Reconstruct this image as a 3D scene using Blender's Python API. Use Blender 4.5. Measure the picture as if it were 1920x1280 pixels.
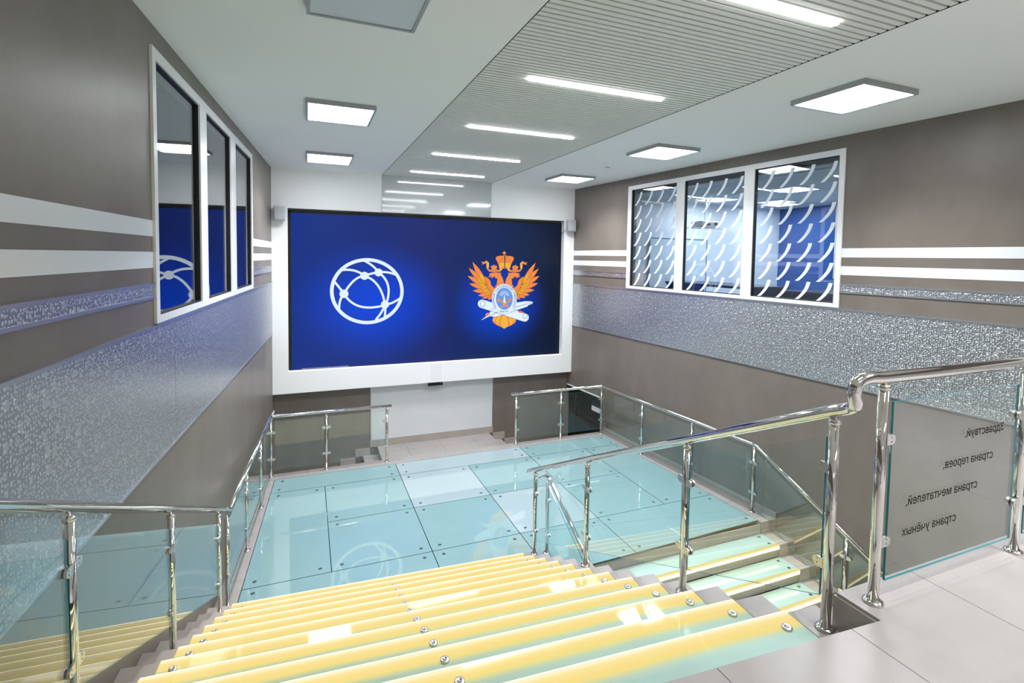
import bpy, bmesh, math, json, random
from mathutils import Vector, Matrix
random.seed(7)
for o in list(bpy.data.objects): bpy.data.objects.remove(o)
SC = bpy.context.scene
COL = SC.collection
# ------------------------------------------------------------------ camera
F_, CX_, CY_ = 958.354, 963.562, 531.486
R0 = (0.9266450, -0.0160240, -0.3755960)
R1 = (-0.0042751, 0.9985774, -0.0531496)
R2 = (0.3759133, 0.0508565, 0.9252582)
def w_(r): return Vector((r[0], r[2], -r[1]))
cam_d = bpy.data.cameras.new('camera'); cam = bpy.data.objects.new('camera', cam_d); COL.objects.link(cam)
rx = w_(R0).normalized(); up = (-w_(R1)).normalized(); bk = (-w_(R2)).normalized()
cam.matrix_world = Matrix(((rx.x, up.x, bk.x, 0), (rx.y, up.y, bk.y, 0), (rx.z, up.z, bk.z, 3.546), (0, 0, 0, 1)))
cam_d.sensor_width = 36; cam_d.lens = F_/1920*36
cam_d.shift_x = -(CX_-960)/1920; cam_d.shift_y = (CY_-640)/1920
cam_d.clip_start = 0.05; cam_d.clip_end = 100
SC.camera = cam
# ------------------------------------------------------------------ light, exposure
SC.view_settings.view_transform = 'Standard'; SC.view_settings.look = 'None'
SC.view_settings.gamma = 1; SC.view_settings.use_curve_mapping = False
SC.view_settings.exposure = 0.0
LAMP = 42.0          # radiance of the square ceiling lamps
LINE = 44.0          # radiance of the long lights in the slats
wd = bpy.data.worlds.new('world'); SC.world = wd; wd.use_nodes = True
wd.node_tree.nodes['Background'].inputs[0].default_value = (0.8, 0.85, 0.9, 1)
wd.node_tree.nodes['Background'].inputs[1].default_value = 0.35
def area(name, x, y, z, sx, sy, rad, col=(1, 1, 1), spread=124):
    l = bpy.data.lights.new(name, 'AREA'); l.shape = 'RECTANGLE'; l.size = sx; l.size_y = sy
    l.energy = rad*math.pi*sx*sy; l.color = col; l.spread = math.radians(spread)   # lamps of the hall behind the camera
    o = bpy.data.objects.new(name, l); COL.objects.link(o); o.location = (x, y, z)
    return o
for xx, yy in ((.34, -2.5), (4.68, .2), (4.68, -2.5)): area('hall_lamp', xx, yy, 5.03, .68, .72, LAMP*1.3, (.95, .975, 1))
for yy in (0.59, -1.18, -2.95): area('hall_line_lamp', 2.47, yy, 5.04, 1.41, .07, LINE*1.6)
# ------------------------------------------------------------------ helpers
def lin(h):
    h = h.lstrip('#'); r = []
    for i in (0, 2, 4):
        c = int(h[i:i+2], 16)/255; r.append(c/12.92 if c <= .04045 else ((c+.055)/1.055)**2.4)
    return (*r, 1)
class MB:
    def __init__(s): s.v = []; s.f = []; s.m = []; s.sm = []
    def poly(s, pts, mi=0, smooth=False):
        b = len(s.v); s.v += [tuple(p) for p in pts]; s.f.append(tuple(range(b, b+len(pts)))); s.m.append(mi); s.sm.append(smooth)
    def prism(s, pts, d, mi=0, mside=None, smooth=False):   # pts 3d polygon, d extrusion vector
        n = len(pts); b = len(s.v); d = Vector(d)
        s.v += [tuple(p) for p in pts]; s.v += [tuple(Vector(p)+d) for p in pts]
        s.f.append(tuple(range(b+n-1, b-1, -1))); s.f.append(tuple(range(b+n, b+2*n))); s.m += [mi, mi]; s.sm += [False, False]
        for i in range(n):
            j = (i+1) % n; s.f.append((b+i, b+j, b+n+j, b+n+i)); s.m.append(mi if mside is None else mside); s.sm.append(smooth)
        return s
    def box(s, x0, x1, y0, y1, z0, z1, mi=0):
        return s.prism([(x0, y0, z0), (x1, y0, z0), (x1, y1, z0), (x0, y1, z0)], (0, 0, z1-z0), mi)
    def tube(s, path, r, n=14, mi=0, cap=True):
        P = [Vector(p) for p in path]; rings = []
        up_ = Vector((0, 0, 1)); prev = None
        for i, p in enumerate(P):
            a = (P[i]-P[i-1]).normalized() if i else (P[1]-P[0]).normalized()
            c = (P[i+1]-P[i]).normalized() if i < len(P)-1 else a
            t = (a+c).normalized()
            if prev is None:
                x = t.cross(up_ if abs(t.z) < .95 else Vector((1, 0, 0))).normalized()
            else: x = (prev - t*prev.dot(t)).normalized()
            prev = x; y = t.cross(x)
            k = 1/max(.5, t.dot(a))
            rr = r[i] if isinstance(r, (list, tuple)) else r
            rings.append([p + (x*math.cos(2*math.pi*j/n)+y*math.sin(2*math.pi*j/n))*rr*(k if 0 < i < len(P)-1 else 1) for j in range(n)])
        b = len(s.v)
        for rg in rings: s.v += [tuple(q) for q in rg]
        for i in range(len(P)-1):
            for j in range(n):
                k = (j+1) % n
                s.f.append((b+i*n+j, b+i*n+k, b+(i+1)*n+k, b+(i+1)*n+j)); s.m.append(mi); s.sm.append(True)
        if cap:
            s.f.append(tuple(b+j for j in range(n-1, -1, -1))); s.f.append(tuple(b+(len(P)-1)*n+j for j in range(n))); s.m += [mi, mi]; s.sm += [False, False]
        return s
    def lathe(s, x, y, z, prof, n=18, mi=0):   # prof [(r,dz)]
        b = len(s.v)
        for r, dz in prof:
            for j in range(n): s.v.append((x+r*math.cos(2*math.pi*j/n), y+r*math.sin(2*math.pi*j/n), z+dz))
        for i in range(len(prof)-1):
            for j in range(n):
                k = (j+1) % n; s.f.append((b+i*n+j, b+i*n+k, b+(i+1)*n+k, b+(i+1)*n+j)); s.m.append(mi); s.sm.append(True)
        s.f.append(tuple(b+j for j in range(n-1, -1, -1))); s.f.append(tuple(b+(len(prof)-1)*n+j for j in range(n))); s.m += [mi, mi]; s.sm += [False, False]
        return s
    def mesh(s, name, mats):
        me = bpy.data.meshes.new(name); me.from_pydata(s.v, [], s.f)
        for m in (mats if isinstance(mats, (list, tuple)) else [mats]): me.materials.append(m)
        for p, mi, sm in zip(me.polygons, s.m, s.sm): p.material_index = mi; p.use_smooth = sm
        bm = bmesh.new(); bm.from_mesh(me); bmesh.ops.recalc_face_normals(bm, faces=bm.faces); bm.to_mesh(me); bm.free()
        return me
    def build(s, name, mats, parent=None, **kw):
        o = bpy.data.objects.new(name, s.mesh(name, mats)); COL.objects.link(o)
        if parent is not None: o.parent = parent
        for k, v in kw.items(): o[k] = v
        return o
def thing(name, label, cat, loc=(0, 0, 0), group=None):
    o = bpy.data.objects.new(name, None); COL.objects.link(o); o.empty_display_size = .1
    o['label'] = label; o['category'] = cat
    if group: o['group'] = group
    return o
def struct(name):
    o = bpy.data.objects.new(name, None); COL.objects.link(o); o['kind'] = 'structure'; return o
def link(name, me, parent, **kw):
    o = bpy.data.objects.new(name, me); COL.objects.link(o); o.parent = parent
    for k, v in kw.items(): o[k] = v
    return o
# ------------------------------------------------------------------ materials
def mat(name, col, rough=.5, metal=0., spec=.5, coat=0., emit=None, es=0.):
    m = bpy.data.materials.new(name); m.use_nodes = True; b = m.node_tree.nodes['Principled BSDF']
    b.inputs['Base Color'].default_value = lin(col) if isinstance(col, str) else (*col, 1)
    b.inputs['Roughness'].default_value = rough; b.inputs['Metallic'].default_value = metal
    b.inputs['Specular IOR Level'].default_value = spec; b.inputs['Coat Weight'].default_value = coat
    if emit is not None:
        b.inputs['Emission Color'].default_value = lin(emit) if isinstance(emit, str) else (*emit, 1); b.inputs['Emission Strength'].default_value = es
    return m
def N(m, t, **kw):
    n = m.node_tree.nodes.new(t)
    for k, v in kw.items():
        if k.startswith('i_'): n.inputs[k[2:].replace('_', ' ')].default_value = v
        else: setattr(n, k, v)
    return n
def L(m, a, b): m.node_tree.links.new(a, b)
def mth(m, op, a, b=None, c=None, clamp=False):
    n = m.node_tree.nodes.new('ShaderNodeMath'); n.operation = op; n.use_clamp = clamp
    for i, x in enumerate((a, b, c)):
        if x is None: continue
        if isinstance(x, (int, float)): n.inputs[i].default_value = x
        else: L(m, x, n.inputs[i])
    return n.outputs[0]
def mottled(name, c1, c2, rough, scale, bump=.0, detail=4, stretch=(1, 1, 1), rough2=None, spec=.5):
    m = mat(name, c1, rough, spec=spec); b = m.node_tree.nodes['Principled BSDF']
    tc = N(m, 'ShaderNodeTexCoord'); mp = N(m, 'ShaderNodeMapping'); mp.inputs['Scale'].default_value = stretch
    L(m, tc.outputs['Object'], mp.inputs[0])
    nz = N(m, 'ShaderNodeTexNoise'); nz.inputs['Scale'].default_value = scale; nz.inputs['Detail'].default_value = detail; nz.inputs['Roughness'].default_value = .6
    L(m, mp.outputs[0], nz.inputs['Vector'])
    cr = N(m, 'ShaderNodeValToRGB'); cr.color_ramp.elements[0].position = .3; cr.color_ramp.elements[1].position = .7
    cr.color_ramp.elements[0].color = lin(c1); cr.color_ramp.elements[1].color = lin(c2)
    L(m, nz.outputs['Fac'], cr.inputs[0]); L(m, cr.outputs[0], b.inputs['Base Color'])
    if bump:
        n2 = N(m, 'ShaderNodeTexNoise'); n2.inputs['Scale'].default_value = scale*14; n2.inputs['Detail'].default_value = 3
        L(m, tc.outputs['Object'], n2.inputs['Vector'])
        bp = N(m, 'ShaderNodeBump'); bp.inputs['Strength'].default_value = bump; bp.inputs['Distance'].default_value = .004
        L(m, n2.outputs['Fac'], bp.inputs['Height']); L(m, bp.outputs[0], b.inputs['Normal'])
    return m
M_plaster = mottled('grey plaster', '#736a63', '#837a73', .40, 1.3, .25, 5, (1, 1, .55))
M_white = mat('white paint', '#fafafc', .5)
M_ceil = mat('ceiling paint', '#f0f1f1', .7)
M_slat = mat('slat aluminium', '#e3e5e0', .45)
M_dark = mat('void', '#2b2d2d', .8)
M_tile = mottled('beige stone tile', '#989290', '#a39d9b', .36, 2.2, .06, 5)
M_tan = mottled('stringer stone', '#a59b95', '#b1a7a1', .4, 3.5, .06, 5)
M_joint = mat('joint', '#4a4543', .9)
M_steel = mat('polished steel', (.72, .70, .66), .06, 1.)
M_steel2 = mat('satin steel', (.62, .62, .60), .28, 1.)
M_bolt = mat('bolt steel', (.10, .13, .15), .35, .7)
M_trim = mat('silver edging', '#b9bdc4', .32, .85)
M_stripe = mat('white stripe gloss', '#edeff2', .16)
M_frame = mat('white window frame', '#f1f1f3', .3)
M_black = mat('black', '#060607', .35)
M_gasket = mat('gasket', '#101114', .5)
M_gloss = mat('glossy pale panel', '#c9ced2', .07, .15, coat=.3)
M_pearl = mottled('pearly glass panel', '#d6dbe0', '#dfe1e4', .22, 1.2)
M_led = mat('led strip', '#fff0c0', .4, emit='#fff0b4', es=4.0)
def glass(name, tint, f0=.045, edge=False, extra=0.):
    m = bpy.data.materials.new(name); m.use_nodes = True; nt = m.node_tree
    for n in list(nt.nodes): nt.nodes.remove(n)
    out = N(m, 'ShaderNodeOutputMaterial'); tr = N(m, 'ShaderNodeBsdfTransparent'); tr.inputs[0].default_value = (*tint, 1)
    gl = N(m, 'ShaderNodeBsdfGlossy'); gl.inputs['Roughness'].default_value = 0.0; gl.inputs[0].default_value = (1, 1, 1, 1)
    g = N(m, 'ShaderNodeNewGeometry'); dt = N(m, 'ShaderNodeVectorMath', operation='DOT_PRODUCT')
    L(m, g.outputs['Normal'], dt.inputs[0]); L(m, g.outputs['Incoming'], dt.inputs[1])
    c = mth(m, 'ABSOLUTE', dt.outputs['Value']); c = mth(m, 'SUBTRACT', 1., c, clamp=True); p = mth(m, 'POWER', c, 5.)
    f = mth(m, 'MULTIPLY_ADD', p, 1-f0, f0+extra, clamp=True)
    mx = N(m, 'ShaderNodeMixShader'); L(m, f, mx.inputs[0]); L(m, tr.outputs[0], mx.inputs[1]); L(m, gl.outputs[0], mx.inputs[2])
    L(m, mx.outputs[0], out.inputs[0]); return m
M_glass = glass('clear safety glass', (.955, .985, .98), .05)
M_edge = mat('glass edge', '#1f7780', .1)
M_wglass = glass('window glass', (.90, .94, .97), .07)
M_wglassL = glass('dark room window glass', (.80, .85, .9), .11)
M_film = mat('white window film', '#eef3fb', .5, emit='#dfe9ff', es=0.0)
def deck(name, col, col2):
    m = mottled(name, col, col2, .015, .8, 0, 2); b = m.node_tree.nodes['Principled BSDF']
    b.inputs['Specular IOR Level'].default_value = .95; return m
M_deck = deck('frosted teal glass', '#7f9fa2', '#85a5a8'); M_deckw = deck('frosted pale glass', '#9aacb1', '#9fb1b6')
M_under = mat('glass floor edge', '#123f3e', .2)
def tread_mat(name, ycol, emis, width, orient=-1):
    # frosted glass tread, backlit by a yellow light strip along its nosing (object Y = 0 at the nosing, growing towards it)
    m = mat(name, '#a9c4bc', .03, spec=.32); nt = m.node_tree; b = nt.nodes['Principled BSDF']; out = nt.nodes['Material Output']
    tc = N(m, 'ShaderNodeTexCoord'); sp = N(m, 'ShaderNodeSeparateXYZ'); L(m, tc.outputs['Object'], sp.inputs[0])
    nz = N(m, 'ShaderNodeTexNoise'); nz.inputs['Scale'].default_value = 1.1; nz.inputs['Detail'].default_value = 2; L(m, tc.outputs['Object'], nz.inputs['Vector'])
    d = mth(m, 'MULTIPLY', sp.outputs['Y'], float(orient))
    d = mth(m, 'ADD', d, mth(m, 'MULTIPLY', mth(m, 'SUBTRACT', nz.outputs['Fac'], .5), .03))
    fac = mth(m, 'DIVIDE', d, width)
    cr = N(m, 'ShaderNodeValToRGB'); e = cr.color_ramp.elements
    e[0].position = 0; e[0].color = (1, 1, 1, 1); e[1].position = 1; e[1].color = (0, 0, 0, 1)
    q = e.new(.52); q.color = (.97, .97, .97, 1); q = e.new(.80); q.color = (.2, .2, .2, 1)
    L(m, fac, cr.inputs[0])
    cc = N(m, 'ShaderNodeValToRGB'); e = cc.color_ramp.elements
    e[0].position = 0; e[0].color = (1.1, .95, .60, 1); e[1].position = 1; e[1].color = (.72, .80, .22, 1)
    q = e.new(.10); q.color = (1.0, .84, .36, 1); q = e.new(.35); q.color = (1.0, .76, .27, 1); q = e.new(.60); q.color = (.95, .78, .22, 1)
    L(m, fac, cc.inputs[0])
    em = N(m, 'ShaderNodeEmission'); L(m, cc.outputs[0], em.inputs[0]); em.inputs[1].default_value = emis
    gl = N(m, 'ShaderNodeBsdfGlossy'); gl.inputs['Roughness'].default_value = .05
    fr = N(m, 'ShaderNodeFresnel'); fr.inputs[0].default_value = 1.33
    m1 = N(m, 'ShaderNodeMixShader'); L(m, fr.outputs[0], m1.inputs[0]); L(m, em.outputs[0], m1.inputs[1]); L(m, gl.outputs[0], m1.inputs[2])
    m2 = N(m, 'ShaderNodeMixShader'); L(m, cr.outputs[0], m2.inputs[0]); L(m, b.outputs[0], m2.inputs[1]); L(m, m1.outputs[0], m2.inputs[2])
    L(m, m2.outputs[0], out.inputs[0]); return m
M_tread = tread_mat('backlit stair glass', None, 1.0, .122)
M_tread2 = tread_mat('backlit lower stair glass', None, .95, .06, 1)
def bubbles(name):
    m = mat(name, (.60, .62, .65), .30, .8); b = m.node_tree.nodes['Principled BSDF']
    tc = N(m, 'ShaderNodeTexCoord'); sp = N(m, 'ShaderNodeSeparateXYZ'); cb = N(m, 'ShaderNodeCombineXYZ')
    L(m, tc.outputs['Object'], sp.inputs[0]); L(m, sp.outputs['Y'], cb.inputs[0]); L(m, sp.outputs['Z'], cb.inputs[1])
    def layer(sc, r0, r1):
        v = N(m, 'ShaderNodeTexVoronoi', voronoi_dimensions='2D'); v.inputs['Scale'].default_value = sc; v.inputs['Randomness'].default_value = .7
        L(m, cb.outputs[0], v.inputs['Vector']); s = N(m, 'ShaderNodeSeparateColor'); L(m, v.outputs['Color'], s.inputs[0])
        r = mth(m, 'MULTIPLY_ADD', s.outputs[0], r1-r0, r0); q = mth(m, 'DIVIDE', v.outputs['Distance'], r); q = mth(m, 'MULTIPLY', q, q); q = mth(m, 'MULTIPLY', q, q)
        return mth(m, 'SUBTRACT', 1., q, clamp=True), mth(m, 'GREATER_THAN', r, v.outputs['Distance'])
    h1, k1 = layer(11, .09, .23); h2, k2 = layer(50, .20, .44)
    h2 = mth(m, 'MULTIPLY', h2, .5)
    hh = mth(m, 'MAXIMUM', h1, h2); kk = hh
    bp = N(m, 'ShaderNodeBump'); bp.inputs['Strength'].default_value = .75; bp.inputs['Distance'].default_value = .006
    L(m, hh, bp.inputs['Height']); L(m, bp.outputs[0], b.inputs['Normal'])
    cr = N(m, 'ShaderNodeValToRGB'); e = cr.color_ramp.elements; e[0].position = 0; e[0].color = (.40, .42, .46, 1); e[1].position = .9; e[1].color = (.60, .61, .64, 1)
    q = e.new(.02); q.color = (.24, .26, .29, 1); q = e.new(.16); q.color = (.30, .32, .35, 1); q = e.new(.30); q.color = (.95, .96, .97, 1); q = e.new(.45); q.color = (.68, .69, .72, 1)
    L(m, kk, cr.inputs[0]); L(m, cr.outputs[0], b.inputs['Base Color'])
    return m
M_bub = bubbles('embossed droplet metal')
M_lamp = mat('lamp diffuser', '#ffffff', .4, emit=(.93, .97, 1), es=LAMP*.35)
M_line = mat('line diffuser', '#ffffff', .4, emit=(1, .985, .98), es=LINE*.35)
M_lampoff = mat('unlit diffuser', '#d0d8dc', .35)
M_lampbody = mat('lamp housing', '#a5a9ab', .4, .3)
# ------------------------------------------------------------------ frame of the hall
aL, bL, cR, dR = -1.235, .064, 6.412, -.083
ZC, ZU, YB, YR = 5.089, 2.089, 10.159, 10.35
RI = ZU/13
nL_ = Vector((1, -bL, 0)).normalized(); nR_ = Vector((-1, dR, 0)).normalized()
def P(side, y, z, off=0.):
    if side == 'L': return Vector((aL+bL*y, y, z)) + nL_*off
    return Vector((cR+dR*y, y, z)) + nR_*off
def wbox(mb, side, y0, y1, z0, z1, d0, d1, mi=0):
    n = nL_ if side == 'L' else nR_
    return mb.prism([P(side, y0, z0, d0), P(side, y1, z0, d0), P(side, y1, z1, d0), P(side, y0, z1, d0)], n*(d1-d0), mi)
ZB = -1.44
WY = {'L': (4.156, 8.115, 3.043, 4.93), 'R': (4.29, 8.31, 2.985, 4.933)}
for side, nm in (('L', 'wall_left'), ('R', 'wall_right')):
    y0, y1, z0, z1 = WY[side]; w = MB(); T = -.2
    if side == 'L':
        wbox(w, side, -5, y0, ZB, 5.3, T, 0); wbox(w, side, y1, 10.6, ZB, 5.3, T, 0)
        wbox(w, side, y0, y1, ZB, z0, T, 0); wbox(w, side, y0, y1, z1, 5.3, T, 0)
    else:
        D0 = 8.99
        wbox(w, side, -5, y0, ZB, 5.3, T, 0); wbox(w, side, y1, 10.6, z0, 5.3, T, 0)
        wbox(w, side, y0, D0, ZB, z0, T, 0); wbox(w, side, D0, 10.6, .65, z0, T, 0); wbox(w, side, y0, y1, z1, 5.3, T, 0)
    wo = w.build(nm, M_plaster); wo['kind'] = 'structure'
    zo = 0 if side == 'L' else -.038
    segs = ((-3, y0), (y1, YB-.002))
    st = [(3.650, 3.758), (3.438, 3.546)] if side == 'L' else [(3.612, 3.722), (3.398, 3.505)]
    for a, b in segs:
        for s0, s1 in st:
            wbox(MB(), side, a, b, s0, s1, 0, .004).build('white_stripe', M_stripe, wo)
        s0, s1 = (3.228, 3.334) if side == 'L' else (3.177, 3.288)
        wbox(MB(), side, a, b, s0+.018, s1-.018, 0, .006).build('embossed_strip', M_bub, wo)
        for q0, q1 in ((s0, s0+.018), (s1-.018, s1)): wbox(MB(), side, a, b, q0, q1, 0, .012).build('metal_edging', M_trim, wo)
    b0, b1 = (2.09, 3.043) if side == 'L' else (2.036, 2.983)
    seams = [-3, 1.55, 4.572, 7.593, YB-.002] if side == 'L' else [-3, 1.75, 4.695, 7.645, YB-.002]
    for a, b in zip(seams, seams[1:]):
        wbox(MB(), side, a+.004, b-.004, b0+.015, b1-.02, 0, .008).build('embossed_panel', M_bub, wo)
    for a in seams[1:-1]: wbox(MB(), side, a-.004, a+.004, b0, b1, 0, .006).build('panel_joint', M_steel2, wo)
    wbox(MB(), side, -3, YB-.002, b0, b0+.015, 0, .014).build('metal_edging', M_trim, wo)
    wbox(MB(), side, -3, YB-.002, b1-.02, b1, 0, .016).build('metal_edging', M_trim, wo)
# rear wall (lower, grey) and the white boxed wall around the screen
rw = MB().box(-.95, 5.95, YR, YR+.25, ZB, 5.3).build('wall_rear', M_plaster); rw['kind'] = 'structure'
xl, xr = P('L', YB, 0).x+.002, P('R', YB, 0).x-.002
NX0, NX1, NZ0, NZ1 = -.315, 5.315, 1.378, 4.376
w = MB(); BZ = .976
def xbox(m, x0, x1, z0, z1, y0=YB, y1=YR):   # outer ends follow the side walls
    a = xl if x0 is None else x0; b = xr if x1 is None else x1
    a2 = P('L', y1, 0).x+.002 if x0 is None else x0; b2 = P('R', y1, 0).x-.002 if x1 is None else x1
    m.prism([(a, y0, z0), (b, y0, z0), (b2, y1, z0), (a2, y1, z0)], (0, 0, z1-z0))
xbox(w, None, None, NZ1, ZC); xbox(w, None, None, BZ, NZ0); xbox(w, None, NX0, NZ0, NZ1); xbox(w, NX1, None, NZ0, NZ1)
bo = w.build('wall_back', M_white); bo['kind'] = 'structure'
# front wall under the upper floor and wall behind the camera
wf = MB().box(2.2, 6.4, 1.2, 1.32, ZB, ZU-.35).build('wall_front', M_plaster); wf['kind'] = 'structure'
wb = MB().box(-1.9, 7.1, -5.2, -5, ZU-.3, 5.3).build('wall_behind', M_white); wb['kind'] = 'structure'
# ceiling
ce = struct('ceiling')
def cpoly(xa, xb, z0, z1, name, m):
    pts = []
    for y in (-5, 10.16): pts.append(((P('L', y, 0).x if xa is None else xa), y, z0))
    for y in (10.16, -5): pts.append(((P('R', y, 0).x if xb is None else xb), y, z0))
    MB().prism(pts, (0, 0, z1-z0)).build(name, m, ce)
cpoly(None, 1.352, ZC, ZC+.05, 'plaster_board', M_ceil); cpoly(3.588, None, ZC, ZC+.05, 'plaster_board', M_ceil)
cpoly(1.30, 3.64, ZC+.13, ZC+.17, 'void_board', M_dark)
MB().box(1.352, 1.358, -5, 10.16, ZC-.002, ZC+.13).box(3.582, 3.588, -5, 10.16, ZC-.002, ZC+.13).build('shadow_joint', M_dark, ce)
sl = MB().box(1.360, 3.580, 0, .0405, ZC, ZC+.035).mesh('slat', M_slat)
n = 0
y = 10.105
while y > 1.2:
    o = link('slat', sl, ce); o.location = (0, y, 0); y -= .0578; n += 1
while y > -5:
    o = link('slat', sl, ce); o.location = (0, y, 0); y -= .0578; n += 1
    if n >= 262: break
# ------------------------------------------------------------------ floors
fl = struct('floor')
y_e = lambda x: 1.437/.998 - .0661*x
MB().prism([(-1.24, -5, 0), (6.9, -5, 0), (6.45, 1.482, 0), (2.172, 1.482, 0), (2.172, y_e(2.172), 0), (-1.145, y_e(-1.145), 0)], (0, 0, .33)).build('slab', M_joint, fl).location = (0, 0, ZU-.345)
g = .0016
xsm = [-1.15, -.6, .051, .704, 1.357, 2.008, 2.65, 3.30, 3.95, 4.60, 5.25, 5.90]
def xr_(y): return cR+dR*y
for i, (a, b) in enumerate(zip(xsm, xsm[1:]+[None])):
    for (q0, q1) in ((.185, None), (-1.115, .185), (-2.415, -1.115), (-5, -2.415)):
        if i == 0: A0 = lambda y: aL+bL*y+.001
        else: A0 = lambda y, a=a: a+g
        B0 = (lambda y: xr_(y)-.001) if b is None else (lambda y, b=b: b-g)
        if q1 is not None: pts = [(A0(q0+g), q0+g), (B0(q0+g), q0+g), (B0(q1-g), q1-g), (A0(q1-g), q1-g)]
        elif b is not None and b < 2.1: pts = [(A0(q0+g), q0+g), (B0(q0+g), q0+g), (B0(y_e(b)), y_e(b-g)), (A0(y_e(a)), y_e(A0(1.4)))]
        elif a < 2.1: pts = [(A0(0), q0+g), (B0(0), q0+g), (B0(0), 1.485), (2.170, 1.485), (2.170, y_e(2.17)), (A0(0), y_e(a))]
        else: pts = [(A0(q0+g), q0+g), (B0(q0+g), q0+g), (B0(1.485), 1.485), (A0(1.485), 1.485)]
        MB().prism([(p[0], p[1], ZU-.015) for p in pts], (0, 0, .015)).build('tile', M_tile, fl)
MB().prism([(2.171, 1.486, 0), (6.4, 1.486, 0), (6.4, 1.494, 0), (2.163, 1.494, 0), (2.163, y_e(2.17)-.005, 0), (2.171, y_e(2.17)-.005, 0)], (0, 0, .335)).build('fascia', M_tan, fl).location = (0, 0, ZU-.35)
# lower floor
MB().box(-1.3, 6.5, 1.2, 10.5, ZB-.1, ZB).build('lower_slab', M_tan, fl)
# border tiles around the glass landing
gl_ = lambda y: -.477 + (y-8.68)*(.188/3.02)      # left glass edge
gr_ = lambda y: 5.526 - (y-8.68)*(.200/3.617)     # right glass edge
def strip(fa, fb, y0, y1, n):
    for k in range(n):
        a = y0+(y1-y0)*k/n+g; b = y0+(y1-y0)*(k+1)/n-g
        MB().prism([(fa(a), a, -.3), (fb(a), a, -.3), (fb(b), b, -.3), (fa(b), b, -.3)], (0, 0, .3)).build('tile', M_tile, fl)
strip(lambda y: P('L', y, 0).x+.001, lambda y: gl_(y)-.004, 5.42, 8.68, 5)
strip(lambda y: gr_(y)+.004, lambda y: P('R', y, 0).x-.001, 5.0, 8.68, 6)
xs_ = [P('L', 8.8, 0).x+.006, .0, .62, 1.24, 1.86, 2.48, 3.10, 3.72, 4.34, 4.96, P('R', 8.9, 0).x-.004]
for a, b in zip(xs_, xs_[1:]): MB().box(a+g, b-g, 8.684, 8.90, -.3, 0).build('tile', M_tile, fl)
PZ = -.28
for a, b in zip((1.30, 1.85, 2.54, 3.235), (1.85, 2.54, 3.235, 3.677)):
    for c, d in ((8.90, 9.98), (9.98, 10.348)): MB().box(a+g, b-g, c+g, d-g, PZ-.3, PZ).build('tile', M_tile, fl)
for k in range(1, 7):
    for s in (1, -1):
        x0 = 3.677+(k-1)*.275 if s == 1 else 1.30-k*.28
        x1 = x0+.275 if s == 1 else x0+.28
        MB().box(x0+.001, x1-.001, 8.902, 10.348, PZ-k*RI-.3, PZ-k*RI).build('side_step', M_tile, fl)
bb = MB()   # stepped baseboard of the rear wall
bb.box(1.16, 3.76, YR-.014, YR-.001, PZ, PZ+.14)
for k in range(1, 6):
    bb.box(3.76+(k-1)*.275, 3.76+k*.275, YR-.014, YR-.001, PZ-k*RI, PZ-k*RI+.155); bb.box(1.16-k*.28, 1.16-(k-1)*.28, YR-.014, YR-.001, PZ-k*RI, PZ-k*RI+.155)
bb.build('baseboard_rear', M_tan, None)['kind'] = 'structure'
bb = MB(); wbox(bb, 'R', 5.0, 8.9, .0, .085, .001, .014); bb.build('baseboard_right', M_tan, None)['kind'] = 'structure'
# ------------------------------------------------------------------ glass landing
land = thing('glass_landing', 'pale teal frosted glass landing with bolted panels in front of the screen', 'glass floor')
th = .066; E1 = Vector((math.cos(th), -math.sin(th), 0)); E2 = Vector((math.sin(th), math.cos(th), 0))
def S(a, b, z=0): v = E1*a+E2*b; return Vector((v.x, v.y, z))
X0, X1, X2, X3, X4 = .247, 1.391, 2.537, 3.688, 4.816
Y0, Y1, Y2, Y3 = 5.891, 7.036, 8.176, 8.680
yn = lambda x: 5.372 - .0661*x                       # foot of the main stair
yf = lambda x: 4.985+(x-3.09)*.028                  # edge above the lower stair
SX = 2.49
bolt_me = MB().lathe(0, 0, 0, [(.021, 0), (.021, .002), (.017, .004)], 14).mesh('bolt', M_bolt)
def panel(pts, white, bolts):
    gc = .0045
    cx_ = sum(p[0] for p in pts)/len(pts); cy_ = sum(p[1] for p in pts)/len(pts)
    q = [(p[0]+(gc if p[0] < cx_ else -gc), p[1]+(gc if p[1] < cy_ else -gc)) for p in pts]
    o = MB().prism([(x, y, -.022) for x, y in q], (0, 0, .022), 0, 1).build('glass_panel', [M_deckw if white else M_deck, M_under], land)
    for x, y in bolts:
        link('bolt', bolt_me, o).location = (x, y, 0)
bx, by = .116, .105
def rect(xa, xb, ya, yb_, white=False):
    A = (lambda y: gl_(y)) if xa is None else (lambda y: xa); B = (lambda y: gr_(y)) if xb is None else (lambda y: xb)
    panel([(A(ya), ya), (B(ya), ya), (B(yb_), yb_), (A(yb_), yb_)], white,
          [(A(ya)+bx, ya+by), (B(ya)-bx, ya+by), (B(yb_)-bx, yb_-by), (A(yb_)+bx, yb_-by)])
rect(None, X1, Y2, Y3); rect(X1, X3, Y2, Y3, True); rect(X3, None, Y2, Y3)
rect(None, X0, Y0, Y2); rect(X4, None, Y0, Y2)
rect(X0, X1, Y1, Y2); rect(X1, X2, Y1, Y2, True); rect(X2, X3, Y1, Y2); rect(X3, X4, Y1, Y2)
rect(X0, X1, Y0, Y1); rect(X1, X2, Y0, Y1); rect(X2, X3, Y0, Y1, True); rect(X3, X4, Y0, Y1)
panel([(gl_(5.42), yn(-.67)), (X1, yn(X1)), (X1, Y0), (gl_(Y0), Y0)], False, [(gl_(Y0)+bx, Y0-.1), (X1-bx, Y0-.1)])
panel([(X1, yn(X1)), (2.30, yn(2.30)), (2.476, yn(2.30)), (X2, 5.22), (X2, Y0), (X1, Y0)], False, [(X1+bx, Y0-.1), (X2-bx, Y0-.1)])
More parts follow.
